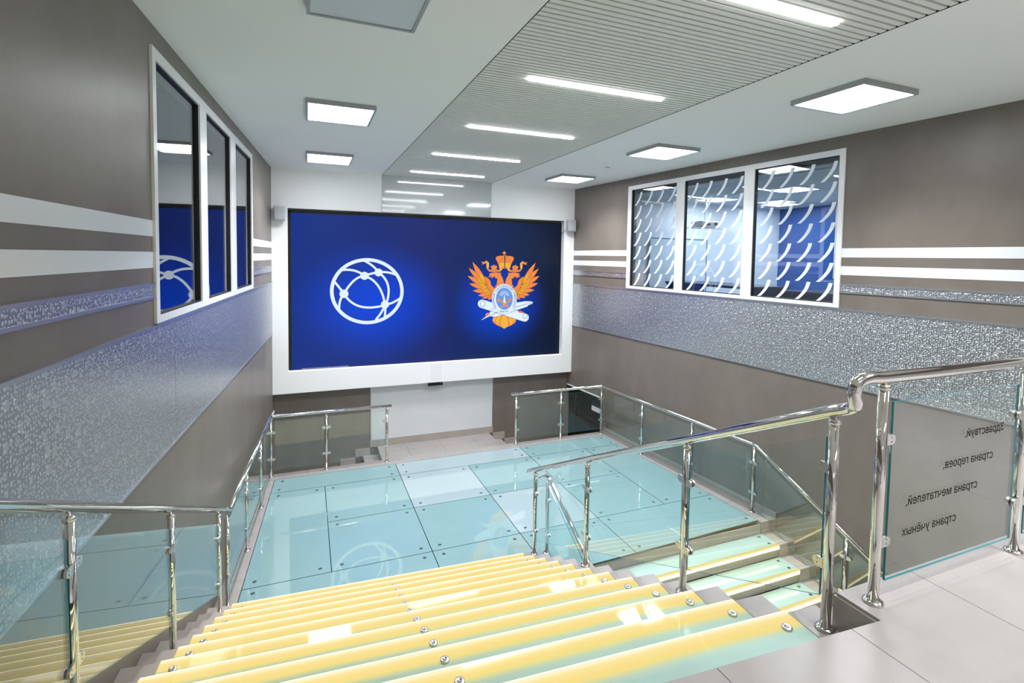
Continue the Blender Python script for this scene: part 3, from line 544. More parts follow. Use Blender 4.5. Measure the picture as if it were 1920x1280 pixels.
# ------------------------------------------------------------------ screen
ART = json.loads('''{"fo":[[[3.581,2.967],[3.536,3.055],[3.489,3.141],[3.439,3.225],[3.38,3.303],[3.312,3.375],[3.234,3.441],[3.261,3.346],[3.297,3.255],[3.343,3.17],[3.398,3.089],[3.457,3.01]],[[3.557,2.973],[3.5,3.041],[3.441,3.107],[3.38,3.169],[3.312,3.226],[3.236,3.273],[3.154,3.314],[3.196,3.236],[3.246,3.163],[3.304,3.098],[3.369,3.039],[3.438,2.982]],[[3.567,2.946],[3.501,2.993],[3.434,3.038],[3.365,3.078],[3.292,3.112],[3.214,3.134],[3.131,3.149],[3.186,3.088],[3.246,3.034],[3.313,2.99],[3.384,2.954],[3.458,2.921]],[[3.593,2.9],[3.525,2.927],[3.456,2.953],[3.387,2.974],[3.316,2.987],[3.242,2.99],[3.166,2.983],[3.228,2.94],[3.293,2.905],[3.36,2.88],[3.431,2.863],[3.503,2.85]],[[3.619,2.851],[3.557,2.861],[3.495,2.869],[3.434,2.873],[3.373,2.87],[3.311,2.855],[3.25,2.833],[3.311,2.806],[3.372,2.788],[3.433,2.78],[3.495,2.78],[3.556,2.785]],[[3.648,2.799],[3.599,2.799],[3.55,2.797],[3.502,2.792],[3.455,2.779],[3.411,2.757],[3.368,2.728],[3.419,2.713],[3.47,2.706],[3.518,2.708],[3.566,2.718],[3.612,2.731]],[[3.663,2.762],[3.625,2.755],[3.588,2.748],[3.553,2.738],[3.519,2.723],[3.489,2.7],[3.461,2.671],[3.502,2.665],[3.542,2.664],[3.579,2.672],[3.613,2.685],[3.647,2.701]],[[3.665,2.73],[3.647,2.719],[3.63,2.709],[3.615,2.696],[3.603,2.68],[3.598,2.658],[3.596,2.633],[3.623,2.636],[3.645,2.642],[3.662,2.653],[3.675,2.668],[3.685,2.684]]],"fy":[[[3.573,2.962],[3.551,3.011],[3.528,3.059],[3.502,3.105],[3.47,3.148],[3.43,3.186],[3.383,3.221],[3.392,3.166],[3.407,3.114],[3.43,3.066],[3.459,3.022],[3.492,2.979]],[[3.567,2.953],[3.536,2.987],[3.505,3.021],[3.47,3.052],[3.432,3.078],[3.387,3.096],[3.338,3.11],[3.359,3.065],[3.384,3.025],[3.416,2.993],[3.453,2.965],[3.492,2.939]],[[3.595,2.907],[3.559,2.931],[3.522,2.954],[3.484,2.974],[3.443,2.988],[3.399,2.995],[3.351,2.995],[3.381,2.96],[3.413,2.93],[3.45,2.907],[3.49,2.891],[3.531,2.877]],[[3.624,2.859],[3.593,2.873],[3.562,2.886],[3.53,2.896],[3.497,2.9],[3.461,2.896],[3.424,2.887],[3.452,2.861],[3.481,2.84],[3.512,2.828],[3.545,2.821],[3.579,2.818]],[[3.655,2.826],[3.624,2.834],[3.594,2.841],[3.564,2.845],[3.533,2.843],[3.502,2.834],[3.47,2.819],[3.5,2.8],[3.529,2.786],[3.559,2.779],[3.59,2.778],[3.621,2.78]],[[3.668,2.798],[3.645,2.801],[3.621,2.802],[3.599,2.801],[3.577,2.795],[3.555,2.783],[3.535,2.766],[3.56,2.753],[3.584,2.746],[3.607,2.745],[3.629,2.749],[3.651,2.755]]],"shoulder":[[3.505,3.138],[3.581,3.102],[3.636,3.046],[3.66,2.949],[3.72,2.893],[3.78,2.884],[3.756,2.787],[3.705,2.756],[3.656,2.644],[3.662,2.756],[3.601,2.869],[3.549,2.95]],"neck":[[3.604,3.177],[3.644,3.209],[3.749,3.226],[3.835,3.213],[3.883,3.213],[3.874,3.171],[3.914,3.11],[3.938,3.045],[3.96,2.948],[3.857,2.916],[3.737,2.897],[3.784,2.965],[3.793,3.045],[3.799,3.086],[3.751,3.102],[3.737,3.129],[3.696,3.126],[3.683,3.091],[3.657,3.123],[3.601,3.118],[3.604,3.139],[3.648,3.15],[3.614,3.161]],"crown":[[3.955,3.304],[3.837,3.307],[3.822,3.384],[3.78,3.464],[3.752,3.511],[3.765,3.557],[3.812,3.573],[3.864,3.584],[3.907,3.575],[3.95,3.601]],"crown_band":[[3.954,3.349],[3.84,3.352],[3.825,3.397],[3.883,3.433],[3.952,3.446]],"cross":[[3.938,3.595],[3.937,3.624],[3.906,3.623],[3.906,3.655],[3.932,3.651],[3.928,3.675],[3.966,3.676],[3.963,3.652],[3.987,3.657],[3.987,3.625],[3.96,3.624],[3.96,3.595]],"scrown":[[3.655,3.27],[3.663,3.305],[3.64,3.347],[3.67,3.366],[3.704,3.37],[3.714,3.402],[3.728,3.37],[3.764,3.367],[3.795,3.348],[3.775,3.306],[3.783,3.271]],"ribbon_y":[[[3.547,3.461],[3.602,3.43],[3.603,3.342],[3.587,3.282],[3.553,3.301],[3.544,3.365]],[[3.85,3.349],[3.912,3.349],[3.903,3.28],[3.838,3.231],[3.817,3.252],[3.848,3.274]]],"ribbon_o":[[[3.422,3.447],[3.479,3.441],[3.559,3.474],[3.576,3.429],[3.509,3.405],[3.439,3.383],[3.462,3.415]],[[3.582,3.294],[3.646,3.273],[3.749,3.271],[3.838,3.278],[3.828,3.242],[3.715,3.232],[3.613,3.238],[3.572,3.27]]],"shield":[[4.259,2.641],[4.256,2.588],[4.246,2.538],[4.229,2.489],[4.205,2.445],[4.176,2.406],[4.141,2.373],[4.102,2.347],[4.059,2.328],[4.015,2.317],[3.969,2.314],[3.923,2.319],[3.878,2.333],[3.836,2.354],[3.797,2.382],[3.762,2.416],[3.732,2.456],[3.708,2.5],[3.69,2.548],[3.678,2.598],[3.674,2.65],[3.677,2.701],[3.687,2.751],[3.703,2.798],[3.726,2.841],[3.755,2.88],[3.789,2.913],[3.827,2.94],[3.869,2.96],[3.913,2.971],[3.958,2.975],[4.004,2.971],[4.049,2.959],[4.092,2.939],[4.132,2.911],[4.167,2.877],[4.198,2.837],[4.223,2.792],[4.242,2.744],[4.254,2.693]],"shield_in":[[4.163,2.65],[4.161,2.613],[4.154,2.576],[4.143,2.541],[4.127,2.509],[4.108,2.481],[4.084,2.457],[4.058,2.438],[4.03,2.424],[4.0,2.416],[3.969,2.414],[3.938,2.417],[3.908,2.427],[3.879,2.442],[3.853,2.462],[3.829,2.487],[3.809,2.516],[3.793,2.548],[3.78,2.583],[3.773,2.619],[3.77,2.656],[3.772,2.693],[3.778,2.73],[3.789,2.764],[3.805,2.796],[3.824,2.824],[3.847,2.848],[3.873,2.867],[3.901,2.881],[3.931,2.89],[3.961,2.892],[3.992,2.889],[4.022,2.88],[4.051,2.866],[4.078,2.846],[4.102,2.821],[4.123,2.792],[4.139,2.76],[4.152,2.725],[4.16,2.688]],"scroll":[[4.48,2.324],[4.516,2.305],[4.542,2.274],[4.554,2.238],[4.55,2.2],[4.531,2.168],[4.499,2.146],[4.46,2.137],[4.42,2.142],[3.429,2.466],[3.395,2.484],[3.371,2.513],[3.361,2.548],[3.364,2.584],[3.382,2.615],[3.412,2.637],[3.448,2.647],[3.486,2.642]],"roll":[[[3.531,2.552],[3.529,2.534],[3.521,2.517],[3.508,2.504],[3.493,2.495],[3.475,2.493],[3.457,2.496],[3.441,2.505],[3.428,2.519],[3.42,2.536],[3.417,2.555],[3.42,2.573],[3.427,2.59],[3.44,2.603],[3.456,2.612],[3.473,2.614],[3.491,2.611],[3.507,2.602],[3.52,2.589],[3.528,2.571]],[[4.512,2.264],[4.51,2.247],[4.503,2.231],[4.491,2.219],[4.476,2.212],[4.459,2.209],[4.443,2.213],[4.427,2.221],[4.415,2.234],[4.407,2.25],[4.404,2.267],[4.407,2.285],[4.414,2.3],[4.426,2.312],[4.441,2.32],[4.457,2.322],[4.474,2.319],[4.489,2.311],[4.501,2.298],[4.509,2.282]]],"quill":[[3.433,2.205],[3.626,2.338],[3.659,2.426],[3.761,2.456],[3.83,2.462],[4.247,2.568],[4.461,2.594],[4.606,2.587],[4.654,2.564],[4.625,2.528],[4.535,2.5],[4.518,2.472],[4.215,2.38],[4.005,2.32],[3.764,2.261],[3.644,2.281],[3.455,2.204]],"quill_line":[[3.433,2.205],[3.831,2.381],[4.654,2.568],[4.654,2.561],[3.831,2.368]],"claw":[[[3.533,2.308],[3.558,2.348],[3.609,2.362],[3.64,2.337],[3.609,2.306],[3.542,2.272]],[[4.29,2.378],[4.34,2.385],[4.412,2.358],[4.421,2.325],[4.358,2.332],[4.301,2.345]]],"tail":[[3.721,2.27],[3.696,2.198],[3.723,2.141],[3.783,2.098],[3.87,2.054],[3.923,2.033],[3.976,1.998],[4.028,2.029],[4.08,2.047],[4.167,2.085],[4.229,2.124],[4.251,2.181],[4.226,2.256],[4.11,2.317],[3.832,2.324]],"tail_f":[[[3.936,2.297],[3.89,2.151],[3.905,2.053],[3.976,2.001],[4.048,2.048],[4.057,2.146],[4.006,2.295]],[[3.832,2.284],[3.779,2.188],[3.801,2.106],[3.836,2.072],[3.852,2.153],[3.884,2.282]],[[4.058,2.277],[4.099,2.145],[4.118,2.062],[4.158,2.093],[4.175,2.175],[4.111,2.276]],[[3.764,2.277],[3.72,2.206],[3.74,2.156],[3.768,2.204],[3.798,2.276]],[[4.182,2.265],[4.222,2.19],[4.205,2.141],[4.176,2.192],[4.147,2.266]]],"hammer":[[[3.823,2.644],[3.847,2.657],[4.073,2.482],[4.052,2.457]],[[3.793,2.617],[3.827,2.657],[3.882,2.64],[3.848,2.589]],[[4.102,2.636],[4.123,2.62],[3.899,2.456],[3.874,2.474]],[[4.053,2.637],[4.09,2.673],[4.133,2.639],[4.092,2.584]]],"tower":[[3.935,2.574],[3.951,2.671],[3.958,2.74],[3.969,2.739],[3.979,2.671],[3.998,2.573],[3.985,2.508],[3.947,2.509]],"rays":[[[3.919,2.727],[3.853,2.728],[3.853,2.721],[3.919,2.721]],[[3.921,2.738],[3.834,2.761],[3.832,2.755],[3.919,2.732]],[[3.926,2.748],[3.869,2.779],[3.865,2.774],[3.923,2.742]],[[3.934,2.756],[3.869,2.816],[3.865,2.812],[3.929,2.751]],[[3.944,2.762],[3.91,2.816],[3.904,2.812],[3.938,2.759]],[[3.955,2.765],[3.93,2.847],[3.924,2.845],[3.948,2.763]],[[3.967,2.766],[3.966,2.827],[3.959,2.827],[3.96,2.766]],[[3.978,2.763],[4.0,2.845],[3.994,2.846],[3.972,2.765]],[[3.989,2.758],[4.021,2.811],[4.015,2.815],[3.983,2.761]],[[3.998,2.75],[4.061,2.81],[4.056,2.814],[3.993,2.755]],[[4.005,2.741],[4.062,2.771],[4.058,2.777],[4.001,2.747]],[[4.008,2.731],[4.096,2.751],[4.094,2.758],[4.007,2.737]],[[4.009,2.719],[4.076,2.719],[4.076,2.725],[4.009,2.726]]],"ax":[3.963,2.647],"g_ring":[[[1.769,2.839],[1.766,2.777],[1.756,2.716],[1.74,2.656],[1.717,2.598],[1.688,2.543],[1.654,2.491],[1.613,2.442],[1.568,2.398],[1.518,2.358],[1.465,2.323],[1.407,2.293],[1.347,2.269],[1.285,2.25],[1.221,2.237],[1.156,2.231],[1.091,2.23],[1.026,2.235],[0.962,2.246],[0.899,2.263],[0.839,2.285],[0.781,2.312],[0.727,2.344],[0.676,2.381],[0.629,2.423],[0.587,2.468],[0.55,2.516],[0.518,2.568],[0.491,2.621],[0.471,2.677],[0.456,2.735],[0.447,2.793],[0.444,2.852],[0.447,2.91],[0.456,2.968],[0.471,3.025],[0.492,3.08],[0.519,3.133],[0.551,3.184],[0.588,3.231],[0.63,3.275],[0.677,3.315],[0.727,3.351],[0.781,3.381],[0.839,3.407],[0.899,3.428],[0.961,3.443],[1.024,3.453],[1.089,3.457],[1.154,3.455],[1.218,3.447],[1.282,3.433],[1.344,3.413],[1.404,3.388],[1.461,3.357],[1.515,3.322],[1.565,3.281],[1.61,3.236],[1.651,3.187],[1.686,3.135],[1.715,3.079],[1.738,3.021],[1.755,2.961],[1.765,2.9],[1.769,2.839]],0.066],"g_nodes":[[[1.045,3.145],0.08],[[1.311,3.211],0.078],[[0.665,2.799],0.083],[[1.437,2.577],0.08]],"g_lines":[[[[1.045,3.145],[1.008,3.174],[0.97,3.198],[0.93,3.219],[0.888,3.235],[0.845,3.248],[0.8,3.256],[0.753,3.26],[0.705,3.261],[0.656,3.257],[0.604,3.25]],0.042],[[[1.045,3.145],[1.07,3.156],[1.096,3.165],[1.122,3.173],[1.148,3.181],[1.174,3.188],[1.201,3.194],[1.228,3.2],[1.256,3.204],[1.283,3.208],[1.311,3.211]],0.042],[[[1.311,3.211],[1.292,3.239],[1.271,3.266],[1.248,3.292],[1.223,3.317],[1.195,3.341],[1.166,3.364],[1.135,3.385],[1.102,3.405],[1.067,3.425],[1.03,3.443]],0.042],[[[1.311,3.211],[1.345,3.216],[1.379,3.219],[1.413,3.22],[1.448,3.218],[1.483,3.214],[1.519,3.208],[1.555,3.199],[1.592,3.188],[1.629,3.174],[1.666,3.159]],0.042],[[[1.045,3.145],[1.003,3.138],[0.962,3.125],[0.922,3.106],[0.883,3.08],[0.845,3.048],[0.807,3.011],[0.771,2.967],[0.735,2.917],[0.7,2.861],[0.665,2.799]],0.042],[[[0.665,2.799],[0.649,2.823],[0.632,2.848],[0.615,2.871],[0.598,2.894],[0.581,2.917],[0.565,2.94],[0.548,2.962],[0.531,2.983],[0.514,3.005],[0.497,3.025]],0.042],[[[0.665,2.799],[0.648,2.779],[0.633,2.757],[0.62,2.733],[0.608,2.706],[0.598,2.677],[0.59,2.646],[0.584,2.612],[0.579,2.576],[0.576,2.538],[0.575,2.497]],0.042],[[[0.665,2.799],[0.711,2.728],[0.763,2.668],[0.822,2.618],[0.888,2.578],[0.961,2.549],[1.041,2.531],[1.129,2.523],[1.224,2.526],[1.327,2.539],[1.437,2.564]],0.042],[[[1.045,3.145],[1.106,3.12],[1.163,3.088],[1.215,3.049],[1.262,3.002],[1.303,2.949],[1.34,2.889],[1.372,2.821],[1.399,2.747],[1.42,2.665],[1.437,2.577]],0.042],[[[1.311,3.211],[1.366,3.167],[1.412,3.119],[1.449,3.066],[1.477,3.009],[1.496,2.948],[1.506,2.882],[1.507,2.812],[1.499,2.737],[1.482,2.659],[1.455,2.576]],0.042],[[[1.437,2.577],[1.464,2.578],[1.492,2.582],[1.521,2.589],[1.552,2.599],[1.583,2.611],[1.615,2.626],[1.648,2.644],[1.683,2.665],[1.718,2.688],[1.755,2.715]],0.042],[[[1.437,2.577],[1.44,2.554],[1.442,2.53],[1.444,2.505],[1.444,2.479],[1.443,2.452],[1.442,2.424],[1.439,2.396],[1.436,2.366],[1.431,2.335],[1.426,2.303]],0.042],[[[1.437,2.577],[1.428,2.547],[1.416,2.518],[1.403,2.489],[1.388,2.459],[1.371,2.429],[1.352,2.399],[1.331,2.369],[1.308,2.339],[1.284,2.308],[1.257,2.278]],0.042]],"g_c":[1.09,2.657]}''')
YS = 10.300
def emis(name, col, s=1.0):
    m = bpy.data.materials.new(name); m.use_nodes = True; nt = m.node_tree
    for n_ in list(nt.nodes): nt.nodes.remove(n_)
    o = N(m, 'ShaderNodeOutputMaterial'); e = N(m, 'ShaderNodeEmission'); e.inputs[0].default_value = lin(col); e.inputs[1].default_value = s; L(m, e.outputs[0], o.inputs[0]); return m
def screen_mat():
    m = mat('led display', '#050608', .3, spec=.2, emit='#000000', es=1.0); b = m.node_tree.nodes['Principled BSDF']
    tc = N(m, 'ShaderNodeTexCoord'); sp = N(m, 'ShaderNodeSeparateXYZ'); L(m, tc.outputs['Object'], sp.inputs[0])
    def glow(cx, cz, rx_, rz_):
        a = mth(m, 'DIVIDE', mth(m, 'SUBTRACT', sp.outputs['X'], cx), rx_); c = mth(m, 'DIVIDE', mth(m, 'SUBTRACT', sp.outputs['Z'], cz), rz_)
        d = mth(m, 'SQRT', mth(m, 'ADD', mth(m, 'MULTIPLY', a, a), mth(m, 'MULTIPLY', c, c)))
        r = N(m, 'ShaderNodeMapRange', interpolation_type='SMOOTHSTEP'); L(m, d, r.inputs[0]); r.inputs[3].default_value = 1; r.inputs[4].default_value = 0
        return r.outputs[0]
    g1 = glow(1.25, 2.60, 1.75, 1.35); g2 = glow(3.85, 2.55, 1.25, 1.15)
    gg = mth(m, 'MAXIMUM', g1, g2)
    base = N(m, 'ShaderNodeValToRGB'); e = base.color_ramp.elements
    u = N(m, 'ShaderNodeMapRange'); L(m, sp.outputs['X'], u.inputs[0]); u.inputs[1].default_value = -.25; u.inputs[2].default_value = 5.35; L(m, u.outputs[0], base.inputs[0])
    e[0].position = 0; e[0].color = lin('#082f86'); e[1].position = 1; e[1].color = lin('#0b1428')
    q = e.new(.45); q.color = lin('#1c2a6e'); q = e.new(.75); q.color = lin('#0c2454')
    mx = N(m, 'ShaderNodeMix', data_type='RGBA'); L(m, gg, mx.inputs[0]); L(m, base.outputs[0], mx.inputs[6]); mx.inputs[7].default_value = lin('#0345d8')
    L(m, mx.outputs[2], b.inputs['Emission Color']); return m
scr = thing('video_wall', 'large LED video wall showing a white network globe and an eagle crest on blue', 'screen')
MB().box(-.262, 5.345, YS, YS+.045, 1.372, 4.305).build('display', screen_mat(), scr)
MB().box(-.30, -.262, YS-.012, YS+.045, 1.372, 4.335).box(5.345, 5.372-.058, YS-.012, YS+.045, 1.372, 4.335).box(-.30, 5.314, YS-.012, YS+.045, 4.305, 4.335).box(-.30, 5.314, YS-.004, YS+.045, 1.379, 1.388).build('bezel', M_black, scr)
MB().box(-.31, 5.31, YB+.01, YS-.02, 4.366, 4.374).build('niche_lining', mat('niche grey', '#55585c', .6), scr)
def flat(polys, z, name, m, parent, mirror=False):
    mb = MB(); ax = ART['ax'][0]
    for p in polys:
        mb.poly([(x, z, y) for x, y in p])
        if mirror: mb.poly([(2*ax-x, z, y) for x, y in reversed(p)])
    me = mb.mesh(name, m)
    bm = bmesh.new(); bm.from_mesh(me); bmesh.ops.triangulate(bm, faces=bm.faces); bm.to_mesh(me); bm.free()
    return link(name, me, parent)
def ribbon(path, w):
    pts = [Vector((a, b, 0)) for a, b in path]; lft = []; rgt = []
    for i, p in enumerate(pts):
        t = (pts[min(i+1, len(pts)-1)]-pts[max(i-1, 0)]).normalized(); nn = Vector((-t.y, t.x, 0))*w/2
        lft.append(p+nn); rgt.append(p-nn)
    return [[(lft[i].x, lft[i].y), (lft[i+1].x, lft[i+1].y), (rgt[i+1].x, rgt[i+1].y), (rgt[i].x, rgt[i].y)] for i in range(len(pts)-1)]
Mw = emis('screen white', '#e6f4ff'); Mo = emis('screen orange', '#f2904f'); My = emis('screen yellow', '#f6b83f'); Mb = emis('screen pale blue', '#b9c9f5'); Mk = emis('screen navy line', '#2a3a86'); Mbr = emis('screen brown line', '#a8581f'); Mi = emis('screen oval blue', '#6f9be0')
gp_ = []
gc_ = ART['g_ring'][0]; gcx = sum(p[0] for p in gc_[:-1])/64; gcz = sum(p[1] for p in gc_[:-1])/64
ring = ribbon(gc_, ART['g_ring'][1]); a_ = gc_[0]; t_ = ribbon([gc_[-2], gc_[0], gc_[1]], ART['g_ring'][1]); gp_ = ring[1:-1]+t_+ribbon([gc_[-3], gc_[-2], gc_[0]], ART['g_ring'][1])+ribbon([gc_[0], gc_[1], gc_[2]], ART['g_ring'][1])
for p, w_2 in ART['g_lines']: gp_ += ribbon(p, w_2)
for c, r in ART['g_nodes']: gp_.append([(c[0]+r*math.cos(2*math.pi*i/20), c[1]+r*.98*math.sin(2*math.pi*i/20)) for i in range(20)])
flat(gp_, YS-.003, 'globe_emblem', Mw, scr)
crest = flat([ART['shoulder'], ART['neck'], ART['crown']], YS-.003, 'crest', Mo, scr, True)
def line_of(p, w=.006): return ribbon(p, w)
flat([ART['tail']], YS-.0025, 'tail', Mo, crest); flat(ART['tail_f'], YS-.0035, 'tail_feathers', My, crest)
flat(ART['fo'], YS-.004, 'wing_feathers', Mo, crest, True)
ln = []
for f in ART['fo']+ART['fy']: ln += ribbon(f+[f[0]], .0048)
flat(ln, YS-.0045, 'feather_outlines', Mbr, crest, True)
flat(ART['fy'], YS-.0042, 'wing_coverts', My, crest, True)
flat([ART['crown_band']]+ART['ribbon_y'], YS-.0044, 'ribbon', My, crest, True); flat(ART['ribbon_o']+[ART['scrown']], YS-.0040, 'small_crown', Mo, crest, True)
flat([ART['cross']], YS-.0045, 'cross', Mo, crest)
ln = []
for f in (ART['neck'], ART['shoulder'], ART['scrown'], ART['crown']): ln += ribbon(f+[f[0]] if f is not ART['crown'] else f[1:-1], .006)
cxn = ART['ax'][0]; czn = ART['crown'][4][1]
for dx in (.055, .11): ln += ribbon([(cxn-dx*.45, ART['crown_band'][3][1]), (cxn-dx, czn-.03), (cxn-dx*.7, czn+.035)], .006)
flat(ln, YS-.005, 'crest_outlines', Mbr, crest, True)
flat([ART['scroll'], ART['quill']], YS-.005, 'scroll_and_quill', Mw, crest); flat(ART['claw'], YS-.0055, 'claw', Mo, crest)
ln = ribbon(ART['scroll']+[ART['scroll'][0]], .007)+ribbon(ART['quill']+[ART['quill'][0]], .006)+[ART['quill_line']]
for q in ART['roll']: ln += ribbon(q+[q[0]], .008)
flat(ln, YS-.006, 'scroll_outlines', Mk, crest)
flat([ART['shield']], YS-.007, 'oval_shield', Mb, crest)
sc_ = ART['shield']; ccx = sum(p[0] for p in sc_)/len(sc_); ccz = sum(p[1] for p in sc_)/len(sc_)
flat([[(ccx+(x-ccx)*.97, ccz+(z-ccz)*.975) for x, z in sc_]], YS-.0072, 'oval_rim', Mw, crest)
flat([ART['shield_in']], YS-.0075, 'oval_field', Mi, crest)
flat(ART['rays']+[ART['tower']], YS-.008, 'tower_and_rays', Mw, crest); flat(ART['hammer'], YS-.0085, 'hammers', Mo, crest)
# circular lettering of the oval
gb = MB()
arx = max(p[0] for p in sc_)-ccx; arz = max(p[1] for p in sc_)-ccz
def ringtext(s, a0, a1, flip=False):
    for i, ch in enumerate(s):
        if ch == ' ': continue
        a = math.radians(a0+(a1-a0)*i/(len(s)-1)); gv, gf = letters(ch, .062, True); k = .78 if not flip else .90
        bx_, bz_ = ccx+arx*k*math.sin(a), ccz+arz*k*math.cos(a); r = -a if not flip else math.pi-a
        for p in gf:
            gb.poly([(bx_+gv[v][0]*math.cos(r)-gv[v][1]*math.sin(r), YS-.008, bz_+gv[v][0]*math.sin(r)+gv[v][1]*math.cos(r)) for v in p])
ringtext('РОССИЙСКИЙ ТЕХНОЛОГИЧЕСКИЙ УНИВЕРСИТЕТ', -128, 128); ringtext('• МИРЭА •', 218, 142, True)
gb.build('oval_lettering', Mk, crest)
MB().box(-.088, .748, YS-.004, YS-.001, 1.391, 1.399).build('status_line', emis('screen line', '#b9c4f0'), scr)
# ------------------------------------------------------------------ things on the white wall
pn = thing('wall_panel', 'glossy pale grey panel between the ceiling slats and the video wall', 'panel')
MB().box(1.358, 3.575, YB-.012, YB-.001, NZ1+.004, ZC-.004).build('sheet', M_gloss, pn)
MB().box(1.350, 1.358, YB-.014, YB-.001, NZ1+.004, ZC-.004).box(3.575, 3.583, YB-.014, YB-.001, NZ1+.004, ZC-.004).build('edge_trim', M_trim, pn)
pn = thing('wall_panel', 'tall pearly white panel on the rear wall below the video wall', 'panel')
MB().box(1.178, 3.738, YR-.012, YR-.001, PZ+.142, BZ+.05).build('sheet', M_pearl, pn)
MB().box(1.164, 1.178, YR-.016, YR-.001, PZ+.142, BZ+.05).box(3.738, 3.752, YR-.016, YR-.001, PZ+.142, BZ+.05).build('edge_trim', M_trim, pn)
def rbox(x0, x1, y0, y1, z0, z1, m, name, parent, r=.02):
    me = MB().box(x0, x1, y0, y1, z0, z1).mesh(name, m); bm = bmesh.new(); bm.from_mesh(me)
    bmesh.ops.bevel(bm, geom=bm.edges[:], offset=r, segments=3, affect='EDGES', profile=.5); bm.to_mesh(me); bm.free()
    for p in me.polygons: p.use_smooth = True
    return link(name, me, parent)
M_spk = mat('speaker grey', '#c9ccd1', .55); M_spk2 = mat('speaker grille', '#b5babf', .7)
for x0, x1, lb in ((-.535, -.345, 'small grey speaker at the top left corner of the video wall'), (5.335, 5.525, 'small grey speaker at the top right corner of the video wall, its cable hanging')):
    sp_ = thing('wall_speaker', lb, 'speaker')
    rbox(x0, x1, YB-.17, YB-.045, 4.140, 4.395, M_spk, 'cabinet', sp_, .018)
    rbox(x0+.012, x1-.012, YB-.180, YB-.165, 4.155, 4.380, M_spk2, 'grille', sp_, .006)
    MB().box((x0+x1)/2-.03, (x0+x1)/2+.03, YB-.05, YB-.001, 4.22, 4.31).build('bracket', M_spk, sp_)
    if x0 > 0: MB().tube([(x0+.02, YB-.08, 4.19), (x0-.03, YB-.05, 4.155), (5.28, YB+.03, 4.11), (5.30, YB+.1, 4.09)], .005, 6).build('cable', M_black, sp_)
cm = thing('tracking_camera', 'black sensor bar mounted under the white frame of the video wall', 'camera')
rbox(2.295, 2.595, YB+.03, YB+.11, .895, .950, M_black, 'body', cm, .008)
MB().box(2.35, 2.54, YB+.05, YB+.09, .945, .975).box(2.31, 2.58, YB+.02, YB+.03, .905, .925).build('bracket', M_gasket, cm)
MB().tube([(2.545, YB+.032, .923), (2.545, YB+.026, .923)], .011, 14).build('lens', M_steel2, cm)
pp = MB().box(2.338, 2.565, YB-.002, YB-.0005, 1.034, 1.350).build('paper_sheet', mat('paper', '#f3f3f7', .7)); pp['label'] = 'white paper sheet stuck on the white frame below the video wall'; pp['category'] = 'notice'
# ------------------------------------------------------------------ side doors at the lower level
dr = struct('door_1')
nb = MB(); wbox(nb, 'R', 8.99, 10.33, ZB, .65, -.10, -.06); nb.build('door_leaf', M_black, dr)
nb = MB(); wbox(nb, 'R', 8.965, 8.99, ZB, .675, -.02, .012); wbox(nb, 'R', 8.99, 10.33, .65, .675, -.02, .012); nb.build('door_frame', M_frame, dr)
nb = MB(); wbox(nb, 'R', 9.04, 9.42, .295, .40, -.058, -.055); nb.build('door_sign', M_frame, dr)
nb = MB(); wbox(nb, 'R', 9.04, 9.42, .40, .50, -.058, -.055); nb.build('door_sign', mat('navy sign', '#26304e', .4), dr)
nb = MB(); wbox(nb, 'R', 9.14, 9.26, .53, .60, -.058, -.055); nb.build('door_plate', mat('grey plate', '#3a3d41', .4), dr)
dl = struct('door_2')
nb = MB(); wbox(nb, 'L', 9.10, 10.34, .62, .645, .0, .02); wbox(nb, 'L', 9.10, 9.125, ZB, .645, .0, .02); nb.build('door_frame', M_frame, dl)
nb = MB(); wbox(nb, 'L', 9.125, 10.34, ZB, .62, .0, .006); nb.build('door_leaf', M_plaster, dl)
# ------------------------------------------------------------------ windows
def window(nm, side, panes, z0, z1, gm):
    wn = struct(nm); y0, y1, a0, a1 = WY[side]
    fr = MB(); d0, d1 = -.05, .018
    pz0, pz1 = z0, z1
    wbox(fr, side, y0, y1, pz1, a1, d0, d1); wbox(fr, side, y0, y1, a0, pz0, d0, d1)
    ys_ = [y0]+[q for p in panes for q in p]+[y1]
    for i in range(0, len(ys_), 2): wbox(fr, side, ys_[i], ys_[i+1], pz0, pz1, d0, d1)
    fr.build('frame', M_frame, wn)
    for a, b in panes:
        gk = MB()
        for q in ((a, a+.012, pz0, pz1), (b-.012, b, pz0, pz1), (a, b, pz0, pz0+.012), (a, b, pz1-.012, pz1)): wbox(gk, side, *q, -.045, .004)
        gk.build('gasket', M_gasket, wn)
        g_ = MB(); wbox(g_, side, a+.012, b-.012, pz0+.012, pz1-.012, -.024, -.018); g_ = g_.build('pane', gm, wn)
        if side == 'R':
            w = (b-a); 
            for c in range(4):
                for r in range(7):
                    yt = a+.035+c*.285; zt = 4.800-r*.2515
                    pa = []; pb = []
                    for k in range(7):
                        t = k/6; dy = 2*t*(1-t)*.02+t*t*.165; dz = 2*t*(1-t)*-.13+t*t*-.243
                        pa.append(P('R', yt+dy, zt+dz, -.0165)); pb.append(P('R', yt+dy+.050, zt+dz, -.0165))
                    if yt+.217 > b: continue
                    MB().prism(pa+pb[::-1], nR_*.0006).build('film_strip', M_film, g_)
        n_ = nL_ if side == 'L' else nR_
    cp = MB()
    for a, b in panes:
        for q in (a+.18, b-.18): wbox(cp, side, q-.02, q+.02, a0+.012, a0+.03, d1, d1+.003)
    cp.build('drain_cap', M_frame, wn)
    sill = MB(); wbox(sill, side, y0, y1, a0-.004, a0+.012, .0, .022); sill.build('window_sill', M_trim, wn)
window('window_1', 'L', [(4.224, 5.350), (5.582, 6.665), (6.937, 8.02)], 3.104, 4.856, M_wglassL)
window('window_2', 'R', [(4.357, 5.543), (5.713, 6.873), (7.053, 8.208)], 3.045, 4.858, M_wglass)
